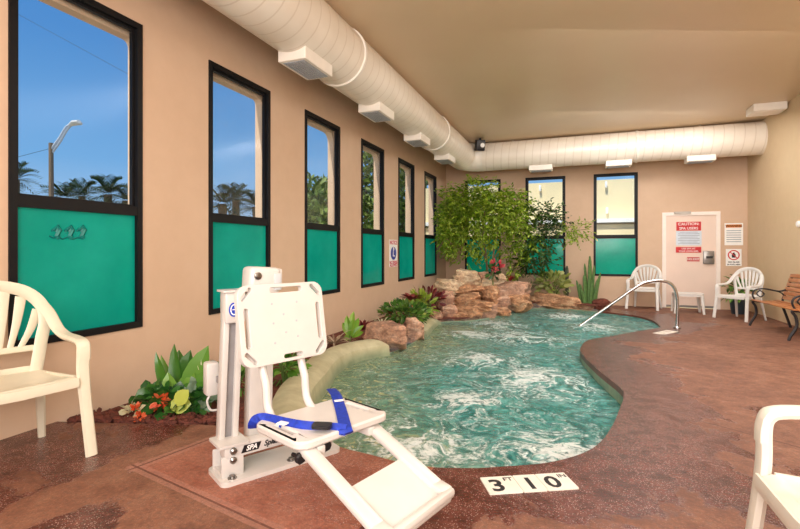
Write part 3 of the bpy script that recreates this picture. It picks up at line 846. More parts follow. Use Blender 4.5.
# bench along the right wall
bn = thing('park_bench', 'wooden slat bench with black iron arms along the right wall', 'bench', (3.0, 8.9, 0))
y0, y1 = 7.95, 9.52
for yy in (y0, y1):
    bm = nb(); zb = dz(yy)
    add_tube(bm, smooth_path([(2.70, yy, zb), (2.72, yy, zb + .06), (2.79, yy, zb + .2), (2.78, yy, zb + .33), (2.74, yy, zb + .40), (2.80, yy, zb + .425)], 4), .02, 6); obj('leg', bm, M_iron, bn)
    bm = nb(); add_tube(bm, smooth_path([(3.26, yy, zb), (3.2, yy, zb + .2), (3.14, yy, zb + .38)], 4), .02, 6); obj('leg', bm, M_iron, bn)
    bm = nb()
    add_tube(bm, smooth_path([(2.75, yy, zb + .415), (2.95, yy, zb + .395), (3.12, yy, zb + .40), (3.17, yy, zb + .5), (3.24, yy, zb + .7), (3.29, yy, zb + .86)], 4), .017, 6)
    obj('end_frame', bm, M_iron, bn)
    bm = nb()
    add_tube(bm, smooth_path([(2.78, yy, zb + .42), (2.74, yy, zb + .52), (2.78, yy, zb + .60), (2.9, yy, zb + .625), (3.1, yy, zb + .59), (3.2, yy, zb + .62)], 5), .014, 6)
    add_tube(bm, smooth_path([(2.84, yy, zb + .60), (2.90, yy, zb + .54), (2.85, yy, zb + .49), (2.80, yy, zb + .54), (2.84, yy, zb + .60)], 5), .010, 6)
    add_tube(bm, smooth_path([(3.04, yy, zb + .6), (3.14, yy, zb + .56), (3.18, yy, zb + .5)], 5), .010, 6)
    obj('arm', bm, M_iron, bn)
def slat(p, ang):
    bm = nb(); R = Matrix.Rotation(-ang, 3, 'Y')
    a = V((p[0], y0 - .05, p[1] + dz(y0))); b = V((p[0], y1 + .04, p[1] + dz(y1))); c = (a + b) / 2
    Rx = Matrix.Rotation(math.atan2(b.z - a.z, b.y - a.y), 3, 'X')
    add_box(bm, c, (.062, (b - a).length, .022), Rx @ R, .005); obj('slat', bm, M_wood, bn)
for k in range(5): slat((2.76 + k * .078, .432 - .016 * math.sin(PI * k / 4)), 0)
for k in range(6): slat((3.165 + .022 * k, .49 + .072 * k), 1.24)

# ================================================================== HANDRAIL
hr = thing('handrail', 'bent stainless steel handrail leading from the deck into the water', 'handrail', DK(677, 328))
b0 = DK(677, 328)
def rl(px, py): # points in the vertical plane through both feet
    a = P(578, 327, -.03); n = V((b0.y - a.y, a.x - b0.x, 0)); r = sight(px, py)
    k = n.dot(b0) / n.dot(r); return V((0, 0, EYE)) + r * k
low = rl(579, 326.5); top1 = rl(642, 283.5)
pts = [low + (low - top1) * .25, low, rl(610, 305), rl(638, 286), rl(650, 281.5), rl(662, 281), rl(671, 284), rl(676, 292), rl(677.5, 305), V((b0.x, b0.y, b0.z))]
bm = nb(); add_tube(bm, smooth_path(pts, 6), .024, 12); obj('rail', bm, M_steel, hr)
bm = nb(); add_lathe(bm, [(.055, 0), (.055, .012), (.03, .03)], 16, Matrix.Translation(b0)); obj('flange', bm, M_steel, hr)

# ================================================================== DEPTH MARKERS
TL, TR, BL = V((-.45, 2.33, 0)), V((-.07, 2.53, 0)), V((-.38, 2.18, 0))
ux = (TR - TL).normalized(); uy = V((-ux.y, ux.x, 0)); wid = .437; hgt = .158
o = BL + uy * 0
def marker(fx, fw_, txts, label):
    c = o + ux * (fx + fw_ / 2) + uy * hgt / 2; c.z = dz(c.y)
    s = thing('depth_marker_tile', label, 'tile', c, group='depth marker tiles on the near pool edge')
    M = frame_M(c, ux, uy)
    bm = nb(); add_plate(bm, rrect(fw_ - .003, hgt, .006), [], M, .006); obj('tile', bm, M_tile, s, smooth=False)
    for tx, x, y, sz in txts:
        bm = nb(); add_text(bm, tx, sz, M @ Matrix.Translation((x, y, .0065)), .0004, .0035 if sz > .06 else .001)
        obj('lettering', bm, M_ink, s, smooth=False)
marker(0, .165, [('3', -.022, -.012, .15), ('FT', .048, .045, .045)], 'white depth tile reading 3 FT, left one of the row')
marker(.165, .118, [('1', 0, -.012, .15)], 'white depth tile reading 1, middle one of the row')
marker(.283, .154, [('0', -.022, -.012, .15), ('IN', .048, .045, .045)], 'white depth tile reading 0 IN, right one of the row')
c = DK(665.5, 332.6); s = thing('depth_marker_tile', 'white depth tile in the deck at the foot of the handrail', 'tile', c)
M = frame_M(c, unit((1.13, 7.72), (1.42, 8.16)).to_3d(), V((-.835, .55, 0)))
bm = nb(); add_plate(bm, rrect(.46, .17, .01), [], M, .005); obj('tile', bm, M_tile, s, smooth=False)
bm = nb(); add_text(bm, '3  10', .13, M @ Matrix.Translation((0, 0, .0055)), .0004, .002); obj('lettering', bm, simple('faded marker paint', (190, 170, 150), .6), s, smooth=False)

# ================================================================== POOL LIFT
E1 = V((.38, .925, 0)); E2 = V((.925, -.38, 0)); O = V((-1.245, 1.60, 0))
def L(a, b, z): return O + E1 * a + E2 * b + V((0, 0, z))
b1 = V((.5, .866, 0)); b2 = V((.866, -.5, 0)); B0 = V((-1.56, 1.80, 0))
def Bq(a, b, z): return B0 + b1 * a + b2 * b + V((0, 0, z))
zd = .145
RB = Matrix((b1, -b2, V((0, 0, 1)))).transposed()      # base frame
RE = Matrix((E1, -E2, V((0, 0, 1)))).transposed()
lf = thing('pool_lift', 'white pool lift chair with blue seat belt standing at the near end of the spa', 'pool lift', Bq(.3, -.11, zd))
bm = nb(); add_plate(bm, rrect(.66, .23, .035), [], frame_M(Bq(.32, -.112, zd), b1, -b2), .022); bp = obj('base_plate', bm, M_lift, lf)
for a, b in ((.05, -.035), (.05, -.19), (.36, -.035), (.58, -.12)):
    bm = nb(); M = Matrix.Translation(Bq(a, b, zd + .022)); add_lathe(bm, [(.022, 0), (.022, .004), (.014, .005), (.014, .014), (.006, .016)], 10, M); obj('bolt', bm, M_bolt, bp)
# pivot bracket
bm = nb()
for b in (-.06, -.185): add_box(bm, Bq(.06, b, zd + .072), (.11, .014, .10), RB, .006)
add_box(bm, Bq(.06, -.12, zd + .03), (.10, .13, .016), RB)
brk = obj('pivot_bracket', bm, M_lift, lf)
for z, b in ((.10, -.05), (.145, -.046)):
    bm = nb(); M = frame_M(Bq(.06, b, zd + z), b1, V((0, 0, 1))); add_lathe(bm, [(.017, -.005), (.017, .006), (.008, .012)], 10, M); obj('bolt', bm, M_bolt, brk)
# link beam carrying the sticker
bm = nb(); add_box(bm, Bq(.28, -.09, zd + .138), (.52, .075, .062), RB, .008); add_plate(bm, rrect(.15, .16, .01), [], frame_M(Bq(.065, -.12, zd + .168), b1, -b2), .012)
add_box(bm, Bq(.24, -.17, zd + .12), (.28, .06, .05), RB, .008)
lb = obj('link_beam', bm, M_lift, lf)
bm = nb(); M = frame_M(Bq(.20, -.0515, zd + .14), b1, V((0, 0, 1))); add_plate(bm, [(-.10, -.018), (-.012, -.018), (.004, .018), (-.085, .018)], [], M, .002); stk = obj('sticker', bm, M_blk, lf, smooth=False)
bm = nb(); add_text(bm, 'SPA', .034, M @ Matrix.Translation((-.048, 0, .0022)), .0003, .001, shear=.3); obj('lettering', bm, M_wht, stk, smooth=False, label='white lettering')
bm = nb(); add_text(bm, 'Splash', .038, M @ Matrix.Translation((.065, 0, .0005)), .0004, .0012, shear=.3); obj('lettering', bm, M_ink, stk, smooth=False, label='black lettering')
# front mast: two flanges with a grey channel between, leaning a little
mb, mt = Bq(.07, -.165, zd + .17), Bq(.10, -.165, 1.04)
perp = b1
bm = nb()
for s_ in (-.034, .034): add_bar(bm, mb + perp * s_, mt + perp * s_, .030, .055, .006, up=-b2)
mast = obj('mast', bm, M_lift, lf)
bm = nb(); add_bar(bm, mb - b2 * .008, mt - b2 * .008, .045, .03, 0, up=-b2); obj('channel', bm, M_grey, mast)
bm = nb(); add_bar(bm, mt - V((0, 0, .14)), mt + V((0, 0, .02)), .105, .085, .012, up=-b2)
add_plate(bm, rrect(.13, .11, .01), [], frame_M(mt + V((0, 0, .018)), b1, -b2), .01)
cap = obj('mast_cap', bm, M_lift, lf)
bm = nb(); M = frame_M(mt + V((0, 0, -.07)) + b2 * .043 - b1 * .01, b1, V((0, 0, 1)))
add_plate(bm, [(.026 * math.cos(2 * PI * k / 20), .036 * math.sin(2 * PI * k / 20)) for k in range(20)], [], M, .002); em = obj('emblem', bm, M_bluel, lf, smooth=False)
bm = nb(); add_plate(bm, [(.019 * math.cos(2 * PI * k / 20), .028 * math.sin(2 * PI * k / 20)) for k in range(20)], [[(.014 * math.cos(2 * PI * k / 20), .022 * math.sin(2 * PI * k / 20)) for k in range(20)]], M @ Matrix.Translation((0, 0, .002)), .001)
add_box(bm, M @ V((0, 0, .0022)), (.018, .001, .004), RB); obj('emblem_ring', bm, M_wht, em, smooth=False)
# rear tower
tb_, tt = Bq(.25, -.21, zd + .09), Bq(.27, -.21, 1.12)
bm = nb(); add_bar(bm, tb_, tt, .135, .08, .015, up=-b2); obj('tower', bm, M_lift, lf)
bm = nb(); hb = Bq(.26, -.19, 1.105); add_box(bm, hb, (.17, .13, .15), RB @ Matrix.Rotation(.06, 3, 'Y'), .025, 3)
add_box(bm, Bq(.345, -.2, 1.11), (.05, .10, .12), RB, .015)
hd = obj('drive_head', bm, M_lift, lf)
bm = nb(); add_lathe(bm, [(.02, -.004), (.02, .006), (.010, .01)], 12, frame_M(Bq(.215, -.122, 1.135), b1, V((0, 0, 1)))); obj('bolt', bm, M_bolt, hd)
bm = nb(); add_box(bm, Bq(.325, -.125, 1.10), (.04, .012, .09), RB, .005); obj('grey_panel', bm, simple('pale grey plastic', (196, 198, 200), .4), hd)
# control box with its cable
cb = P(211, 378, .6); cbz = .60; k = 2.52 / (-SN * cb.x + CS * cb.y); cb = V((cb.x * k, cb.y * k, EYE + (cb.z - EYE) * k))
bm = nb(); add_box(bm, cb, (.065, .07, .175), RB, .012); cbo = obj('control_box', bm, M_lift, lf)
bm = nb(); add_bar(bm, cb + b1 * .03, V((mb.x, mb.y, cb.z)), .03, .03); obj('box_bracket', bm, M_grey, cbo)
bm = nb(); add_tube(bm, smooth_path([cb + V((0, 0, -.085)), cb + V((.0, 0, -.12)) - b1 * .02, cb + V((0, 0, -.17)) + b1 * .0, cb + V((0, 0, -.175)) + b1 * .05], 5), .006, 6); obj('cable', bm, M_lift, cbo)
# arm from beam to the seat
bm = nb()
add_bar(bm, Bq(.45, -.09, zd + .14), L(.30, .06, .42), .06, .07, .008)
add_bar(bm, L(.30, .06, .40), L(.30, .06, .53), .09, .07, .008)
add_bar(bm, L(.06, .17, .515), L(.42, .17, .515), .05, .04, .006)
for a in (.10, .36): add_bar(bm, L(a, .02, .515), L(a, .33, .515), .035, .035, .005)
obj('seat_arm', bm, M_lift, lf)
# seat plate with slots
MS = frame_M(L(.235, .165, .535), E1, -E2)
def slot(w, h, x, y, r=0): return rrect(w, h, min(w, h) * .48, x, y, 4, r)
bm = nb(); add_plate(bm, rrect(.475, .335, .055), [slot(.026, .14, -.185, -.0), slot(.026, .14, .185, -.0)], MS, .032)
seat = obj('seat', bm, M_liftp, lf)
md = seat.modifiers.new('bevel', 'BEVEL'); md.width = .008; md.segments = 2; md.limit_method = 'ANGLE'
# backrest
bl = L(-.022, -.055, .775); tl = L(-.042, -.11, 1.11); ubk = (tl - bl).normalized(); ubk = (ubk - E1 * ubk.dot(E1)).normalized()
cbk = (L(-.022, -.055, .775) + L(.408, -.055, .775)) / 2 + ubk * .172
rollR = .0
MBk = frame_M(cbk, E1, ubk)
bm = nb()
add_plate(bm, rrect(.44, .345, .05), [slot(.17, .024, .02, .145), slot(.022, .17, -.185, -.01), slot(.022, .17, .185, -.01), slot(.10, .02, .03, -.15),
          slot(.07, .018, -.178, .135, .8), slot(.07, .018, .178, .135, -.8), slot(.07, .018, -.178, -.135, -.8), slot(.07, .018, .178, -.135, .8)], MBk, .028)
back = obj('backrest', bm, M_liftp, lf)
md = back.modifiers.new('bevel', 'BEVEL'); md.width = .006; md.segments = 2; md.limit_method = 'ANGLE'
for x, y in ((-.06, .085), (.07, .085), (-.005, .035), (.06, .0), (-.06, .0), (.0, -.045), (.06, -.07), (-.06, -.085)):
    bm = nb(); add_lathe(bm, [(.005, 0), (.005, .001), (.003, .0015)], 8, MBk @ Matrix.Translation((x, y, .028))); obj('screw', bm, M_grille, back)
for a in (.09, .29):
    bm = nb()
    add_tube(bm, smooth_path([MBk @ V((a - .195, .10, -.016)), MBk @ V((a - .195, -.17, -.016)), L(a, -.045, .69), L(a, -.03, .60), L(a, .02, .555), L(a, .12, .535)], 6), .0175, 10)
    obj('back_tube', bm, M_lift, lf)
# footrest: two flat rails sloping down from the seat, tread between their lower halves
Tr, Tl, Er = P(370, 425, .52), P(309, 452, .52), P(448, 496, .365)
El = Er + (Tl - Tr); fd = Er - Tr
for T_ in (Tl, Tr):
    bm = nb(); k1 = T_ + fd * .88
    add_bar(bm, T_ - fd * .22, k1, .058, .030, .009)
    add_bar(bm, k1 - fd * .02, T_ + fd * 1.0 + V((0, 0, .012)), .058, .030, .009)
    obj('footrest_rail', bm, M_lift, lf)
bm = nb(); xw = (Tr - Tl).normalized(); lw_ = (Tr - Tl).length; yw_ = fd.normalized(); Lf = fd.length
add_plate(bm, rrect(lw_ + .03, Lf * .56, .012), [], frame_M(Tl + (Tr - Tl) * .5 + fd * .75 + V((0, 0, -.004)), xw, yw_), .012)
ee = (Tl + Er) / 2
add_bar(bm, El + V((0, 0, .008)) - xw * .028, Er + V((0, 0, .008)) + xw * .028, .034, .034, .012)
obj('footrest', bm, M_liftp, lf)
for q in ((297, 456.5, .50), (323, 444, .50), (365, 427.5, .50)):
    c = P(*q) + E2 * .012; bm = nb()
    M = frame_M(c, E1, V((0, 0, 1))) 
    add_lathe(bm, [(.008, -.04), (.008, 0), (.021, .0), (.023, .012), (.018, .02)], 7, M); obj('knob', bm, M_blk, lf)
# seat belt
zs = .5685
def SP(px, py, dz_=0): return P(px, py, zs + dz_)
def ribbon(pts, w, th=.003):
    bm = nb(); pts = smooth_path(pts, 4)
    add_tube(bm, pts, w / 2, 6, th); return bm
bm = ribbon([SP(253, 428, -.035), SP(254, 422), SP(262, 418, .004), SP(285, 423, .006), SP(305, 426.5, .008), SP(330, 428, .004), SP(346, 430, .002)], .042); blt = obj('seat_belt', bm, M_blue, lf)
bm = ribbon([SP(331, 389, -.02), SP(336, 395, .003), SP(341, 410, .004), SP(346, 430, .003), SP(347.5, 434, -.03)], .05); obj('belt_strap', bm, M_blue, blt)
bm = ribbon([SP(279, 422.3, .011), SP(287, 423.8, .011)], .044); obj('belt_tab', bm, M_wht, blt)
bm = ribbon([SP(334.5, 401, .010), SP(343, 400, .010)], .026); obj('belt_tab', bm, M_wht, blt)
c = SP(322, 427.5, .014); bm = nb(); dirx = (SP(335, 428) - SP(310, 427)).normalized()
add_plate(bm, rrect(.075, .048, .012), [], frame_M(c, dirx, V((-dirx.y, dirx.x, 0))), .014); obj('buckle', bm, M_blk, blt)

# ================================================================== ROCKS
def rock(label, px, py, wpx, hpx, Y, mat, seed, name='rock', flat=1.0, group=None, squash=.85, rotz=None):
    rnd = random.Random(seed); c = PY(px, py, Y); zf = -SN * c.x + CS * c.y
    w, h = wpx / F * zf, hpx / F * zf; dpt = w * squash
    bm = nb(); bmesh.ops.create_icosphere(bm, subdivisions=4, radius=1)
    off = V((rnd.uniform(-50, 50), rnd.uniform(-50, 50), rnd.uniform(-50, 50)))
    cuts = []
    for k in range(9):
        a = rnd.uniform(0, 2 * PI); z = rnd.uniform(-1, 1); r = math.sqrt(1 - z * z)
        cuts.append((V((r * math.cos(a), r * math.sin(a), z)), rnd.uniform(.62, .9)))
    cuts.append((V((0, 0, 1)), .72 if flat < 1 else .85))
    for v in bm.verts:
        p = v.co.copy()
        # squarish then chipped by planes
        m = max(abs(p.x), abs(p.y), abs(p.z)); p = p * (1 + .28 * (1 / max(m, .58) - 1) * 1.2)
        for n_, d_ in cuts:
            e = p.dot(n_) - d_
            if e > 0: p -= n_ * e * .88
        n0 = noise.noise(p * 1.6 + off) * .13 + noise.noise(p * 4 + off) * .08 + noise.noise(p * 9 + off) * .045
        n0 += .05 * math.sin((p.z + .25 * noise.noise(p * 1.2 + off)) * 11 + off.x) * (1 - abs(p.z))   # bedding
        v.co = p * (1 + n0)
    xs = [v.co.x for v in bm.verts]; ys = [v.co.y for v in bm.verts]; zs_ = [v.co.z for v in bm.verts]
    ex, ey, ez = (max(q) - min(q) for q in (xs, ys, zs_)); mx, my, mz = ((max(q) + min(q)) / 2 for q in (xs, ys, zs_))
    for v in bm.verts: v.co = V(((v.co.x - mx) / ex * w, (v.co.y - my) / ey * dpt, (v.co.z - mz) / ez * h))
    r = (YAW * .6 if rotz is None else rotz) + rnd.uniform(-.2, .2)
    bm.transform(Matrix.Rotation(r, 4, 'Z'))
    bm.transform(Matrix.Rotation(rnd.uniform(-.12, .12), 4, 'Y'))
    o = obj(name, bm, mat, None); o.location = c
    for f in o.data.polygons: f.use_smooth = True
    tag(o, label, 'rock', group); return o
RG = 'rocks of the stacked waterfall'
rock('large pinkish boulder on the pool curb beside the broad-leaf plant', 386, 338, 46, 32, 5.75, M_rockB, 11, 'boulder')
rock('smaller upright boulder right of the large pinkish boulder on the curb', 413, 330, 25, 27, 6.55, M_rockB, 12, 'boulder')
RK = [
 ('pale layered block at the top of the rock waterfall below the tree', 467, 279, 27, 15, 10.3, M_rockC, 21),
 ('pale slab at the upper left shoulder of the rock waterfall', 449, 288, 30, 15, 9.8, M_rockC, 22),
 ('tan rounded rock leaning at the left side of the rock waterfall', 445, 302, 19, 19, 9.2, M_rockB, 23),
 ('tan wedge rock at the lower left foot of the waterfall by the water', 449, 314, 15, 17, 8.85, M_rockB, 24),
 ('brown slab in the dark middle gap of the rock waterfall', 470, 291, 32, 11, 9.9, M_rockA, 25),
 ('thin tan ledge rock in the middle of the rock waterfall', 466, 300, 28, 10, 9.5, M_rockA, 26),
 ('long pale ledge rock spanning the lower front of the waterfall', 476, 306, 37, 9, 9.25, M_rockA, 27),
 ('flat brown rock at the waterline in front of the long ledge', 467, 315, 30, 13, 8.95, M_rockA, 28),
 ('squarish pink rock at the waterline right of the flat brown rock', 487, 313, 18, 15, 9.2, M_rockB, 29),
 ('square brown block right of centre in the rock waterfall', 491, 296, 16, 17, 9.8, M_rockA, 30),
 ('largest reddish rock on the right side of the rock waterfall', 512, 293, 37, 20, 10.35, M_rockB, 31),
 ('small pink rock under the left end of the largest reddish rock', 502, 304, 15, 12, 9.85, M_rockB, 32),
 ('tan chunk at the right end of the waterfall beside the long rock', 519, 304, 24, 16, 10.1, M_rockA, 33),
 ('small dark rock at the waterline below the small pink rock', 501, 314, 18, 9, 9.55, M_rockA, 34),
 ('white-faced rock behind the pink flower on the waterfall', 500, 282, 15, 13, 10.6, M_rockC, 35),
 ('small white stone beside the square block near the top', 486, 285, 11, 9, 10.2, M_rockC, 36),
 ('reddish rock right of the pale top block below the flower', 484, 279, 12, 11, 10.5, M_rockB, 37),
 ('small tan stone between the curb end and the waterfall', 437, 317, 11, 9, 8.45, M_rockB, 38)]
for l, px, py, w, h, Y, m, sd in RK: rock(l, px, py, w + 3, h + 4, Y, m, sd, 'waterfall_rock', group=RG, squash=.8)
# darker core behind so that no soil gap shows between stacked stones
rock('long low tan rock on the far pool edge below the variegated bush', 556, 303, 54, 19, 11.15, M_rockA, 41, 'long_rock', squash=.35, rotz=.05)
rock('small flat orange stone left of the red soil mound', 586, 308, 16, 8, 11.1, M_rockA, 42, 'flat_stone')
o = rock('dark red soil mound at the foot of the cluster cactus', 600, 304, 20, 11, 11.35, M_soil, 43, 'soil_mound'); o['category'] = 'soil'
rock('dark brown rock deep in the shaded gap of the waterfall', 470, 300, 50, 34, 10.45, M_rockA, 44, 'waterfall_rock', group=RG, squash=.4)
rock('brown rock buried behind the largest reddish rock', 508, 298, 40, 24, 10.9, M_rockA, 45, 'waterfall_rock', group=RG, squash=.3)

# ================================================================== PLANTS
def foliage_blob(bm, px, py, rx, ry, Y, n, L_=.088, W_=.042, ydep=.35, droop=.5):
    c0 = PY(px, py, Y); zf = -SN * c0.x + CS * c0.y
    for k in range(int(n * (2.7 if py < 222 else 1.9 if py < 240 else 1.2))):
        q = rvec(); rr = random.random() ** .4
        c = c0 + V((q.x * rx / F * zf * rr, q.y * ydep * rr, q.z * ry / F * zf * rr))
        c.x = max(c.x, XL + .28); c.y = min(c.y, YB - .3)
        d = (q + V((0, 0, -droop)) + rvec() * .8).normalized()
        for j in range(random.randint(4, 8)):
            a = c + d * (j * .035); sd = (d.cross(V((0, 0, 1))) * (1 if j % 2 else -1) + d * .6 + rvec() * .4 + V((0, 0, -.25)))
            add_leaf(bm, a, sd, rvec(1.2), L_ * random.uniform(.7, 1.2), W_ * random.uniform(.8, 1.2), .4, 2, .08)
ft = thing('ficus_tree', 'tall weeping ficus tree rising from the rock waterfall in the corner', 'tree', PY(490, 292, 10.7))
TY = 10.7
bm = nb()
trunks = [[(488, 296), (487, 270), (485, 245), (478, 215)], [(491, 296), (492, 268), (496, 240), (505, 212)], [(489, 280), (484, 255), (470, 232), (458, 212)], [(487, 262), (483, 230), (486, 200), (482, 188)], [(492, 262), (505, 240), (522, 225), (535, 222)]]
for i, tr in enumerate(trunks):
    pth = smooth_path([PY(x, y, TY + (j * .05 * (-1) ** i)) for j, (x, y) in enumerate(tr)], 5)
    n_ = len(pth); add_tube(bm, pth, [.032 * (1 - .75 * k / n_) if i < 2 else .02 * (1 - .7 * k / n_) for k in range(n_)], 7)
obj('trunk', bm, M_bark, ft)
bm = nb()
for (px, py, rx, ry, n_) in [(452, 212, 18, 24, 90), (470, 196, 24, 16, 95), (490, 205, 30, 22, 120), (512, 212, 20, 24, 85), (448, 236, 16, 16, 60), (474, 236, 24, 20, 60), (500, 243, 20, 22, 55), (522, 235, 14, 22, 55), (478, 218, 34, 20, 90), (440, 220, 9, 20, 26), (470, 258, 16, 8, 10), (514, 258, 10, 20, 34)]:
    foliage_blob(bm, px, py, rx, ry, TY, n_)
obj('foliage', bm, M_ficus, ft)
bm = nb()
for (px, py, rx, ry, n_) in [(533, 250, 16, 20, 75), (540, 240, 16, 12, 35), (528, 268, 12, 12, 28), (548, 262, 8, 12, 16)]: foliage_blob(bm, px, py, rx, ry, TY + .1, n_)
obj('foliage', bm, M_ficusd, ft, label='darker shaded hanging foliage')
bm = nb()
br = [[(535, 222), (541, 212), (546, 204)], [(538, 224), (550, 216), (560, 216)], [(538, 226), (556, 228), (566, 232), (580, 230), (588, 229)], [(540, 216), (552, 210), (556, 210)]]
for b_ in br: add_tube(bm, smooth_path([PY(x, y, TY - .05) for x, y in b_], 5), .006, 5)
obj('branch', bm, M_bark, ft)
bm = nb()
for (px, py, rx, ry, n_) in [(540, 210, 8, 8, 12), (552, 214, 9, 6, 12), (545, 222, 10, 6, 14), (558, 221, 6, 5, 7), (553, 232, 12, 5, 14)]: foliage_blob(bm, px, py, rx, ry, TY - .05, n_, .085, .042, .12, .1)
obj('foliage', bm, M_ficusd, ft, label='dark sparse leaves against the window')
bm = nb()
for (px, py, rx, ry, n_) in [(572, 230, 8, 5, 14), (582, 229, 7, 6, 14), (578, 236, 6, 3, 6), (570, 240, 4, 3, 3)]: foliage_blob(bm, px, py, rx, ry, TY - .05, n_, .07, .034, .12, .1)
for (px, py, rx, ry, n_) in [(443, 250, 4, 9, 12)]: foliage_blob(bm, px, py, rx, ry, 11.3, n_, .07, .03, .1, .8)
obj('foliage', bm, M_ficus, ft, label='light green outlying sprigs')

def rosette(name, label, cat, base, n, L_, W_, mat, up=.6, bend=.5, spread=1.0, shape=1, seg=4, jit=.25, parts=None, group=None):
    r = thing(name, label, cat, base, group=group); bm = nb()
    for k in range(n):
        a = k * 2.399 + random.uniform(-.2, .2)
        el = up + random.uniform(-jit, jit)
        d = V((math.cos(a) * spread * math.cos(el), math.sin(a) * spread * math.cos(el), math.sin(el)))
        add_leaf(bm, V(base) + V((d.x, d.y, 0)) * .02, d, V((0, 0, 1)), L_ * random.uniform(.7, 1.1), W_ * random.uniform(.85, 1.15), bend, seg, .12, shape)
    obj('leaves', bm, mat, r)
    return r
def bush(name, label, cat, base, rx, ry, rz_, n, L_, W_, mat, stem=True, bend=.5, shape=0, up=.3):
    r = thing(name, label, cat, base); bm = nb(); B_ = V(base)
    tips = []
    for k in range(n):
        q = rvec(.25); rr = random.random() ** .45
        p = B_ + V((q.x * rx * rr, q.y * ry * rr, rz_ * (.5 + .5 * q.z * rr))); tips.append(p)
        add_leaf(bm, p, q + V((0, 0, up)), rvec(1), L_ * random.uniform(.7, 1.15), W_ * random.uniform(.8, 1.2), bend, 3, .12, shape)
    obj('leaves', bm, mat, r)
    if stem:
        bm = nb()
        for p in tips[::max(1, n // 9)]: add_tube(bm, [B_ - V((0, 0, .03)), (B_ + p) / 2 + V((0, 0, .03)), p], .006, 5)
        obj('stem', bm, M_stemg, r)
    return r
# --- bed left of the lift
zb = .12
pb = P(180, 410, zb)
r = thing('dieffenbachia', 'tall plant with long upright green leaves against the wall left of the lift', 'plant', pb)
bm = nb()
up_leaves = [((172, 396), (150, 357), .06), ((176, 392), (157, 358), .05), ((178, 396), (170, 346), .07), ((180, 392), (176, 352), .12), ((184, 396), (186, 352), .14), ((186, 398), (206, 350), .14), ((190, 398), (200, 360), .13), ((190, 402), (212, 372), .14), ((182, 400), (192, 372), .13), ((176, 402), (164, 376), .10), ((186, 404), (208, 386), .12), ((180, 404), (196, 386), .14), ((172, 402), (168, 384), .10)]
for i, (a, b_, w) in enumerate(up_leaves):
    A_, B_ = P(a[0], a[1] + 8, .14), None
    zf = -SN * A_.x + CS * A_.y; rr = sight(*b_); k = (zf + random.uniform(-.08, .08)); B_ = V((rr.x * k, rr.y * k, EYE + rr.z * k))
    B_.x = max(B_.x, XL + .03)
    dd = B_ - A_; vdir = V((SN, -CS, .25)); add_leaf(bm, A_, dd + V((0, 0, .06)), vdir + rvec() * .35, dd.length * 1.05, w * 1.3, .35, 6, .12, 0)
obj('leaves', bm, M_leafA, r)
bm = nb(); A_ = P(188, 402, .14)
for b_, w in (((194, 364), .07), ((199, 362), .05)):
    rr = sight(*b_); zf = -SN * A_.x + CS * A_.y - .08; B_ = V((rr.x * zf, rr.y * zf, EYE + rr.z * zf)); add_leaf(bm, A_ + (B_ - A_) * .55, B_ - A_, V((SN, -CS, .2)), (B_ - A_).length * .5, w * 1.6, .3, 5, .1, 0)
obj('leaves', bm, M_cream_leaf, r, label='pale cream leaf')
bush('ivy_plant', 'low dark green ivy mound spilling over the mulch left of the lift', 'plant', P(170, 414, .13), .32, .13, .17, 150, .08, .075, M_leafB, True, .5, 1)
bush('grey_leaf_plant', 'small grey-green leaf clump beside the ivy by the control box', 'plant', P(196, 410, .16), .1, .06, .16, 26, .09, .06, M_leafG, True, .5, 1)
bush('green_groundcover', 'green leafy clump behind the lift base under the control box', 'plant', P(210, 404, .14), .14, .1, .2, 46, .09, .06, M_leafB, True, .5, 1)
r = thing('yellow_leaf_plant', 'yellow-green heart-shaped leaves at the middle of the ivy', 'plant', P(180, 408, .15))
bm = nb(); c0 = P(172, 402, .2)
rr = V((SN, -CS, .35)); right = V((CS, SN, 0))
add_leaf(bm, P(171, 405, .24), right * .9 + V((0, 0, .05)), rr, .13, .12, .3, 5, .06, 0); add_leaf(bm, P(176, 404, .26), right * .5 + V((0, 0, .6)), rr, .12, .1, .3, 5, .06, 0)
obj('leaves', bm, M_leafY, r)
bm = nb(); add_tube(bm, [P(176, 416, .13), P(173, 404, .23)], .004, 5); add_tube(bm, [P(178, 416, .13), P(177, 404, .25)], .004, 5); obj('stem', bm, M_stemg, r)
def flower(label, c, R_, mat, n=22):
    r = thing('orange_flower', label, 'flower', c); bm = nb()
    for k in range(n):
        q = rvec(.3); add_leaf(bm, V(c) + q * R_ * .4, q, rvec(), R_ * .9, R_ * .5, .3, 3, .1)
    obj('petals', bm, mat, r)
    bm = nb(); add_tube(bm, [V((c[0], c[1], .12)), V(c)], .005, 5); obj('stem', bm, M_stemg, r)
flower('orange flower cluster above the ivy left of the yellow leaf', P(160, 401, .25), .06, M_orangef)
flower('orange flower at the far left tip of the ivy', P(136, 410, .2), .045, M_orangef)
flower('orange flower low at the left end of the mulch', P(140, 418, .16), .035, M_orangef)
bush('pale_rosette', 'pale dried rosette at the left tip of the planting bed', 'plant', P(133, 418, .14), .06, .04, .07, 14, .07, .04, M_cream_leaf, False)
# --- behind the lift
bush('leafy_shrub', 'green leafy shrub behind the lift seat tubes', 'plant', P(284, 384, .1), .17, .12, .30, 75, .13, .06, M_leafA)
bush('leafy_shrub', 'green leaves between the lift mast and its rear tower', 'plant', P(236, 398, .12), .16, .1, .28, 45, .12, .06, M_leafA)
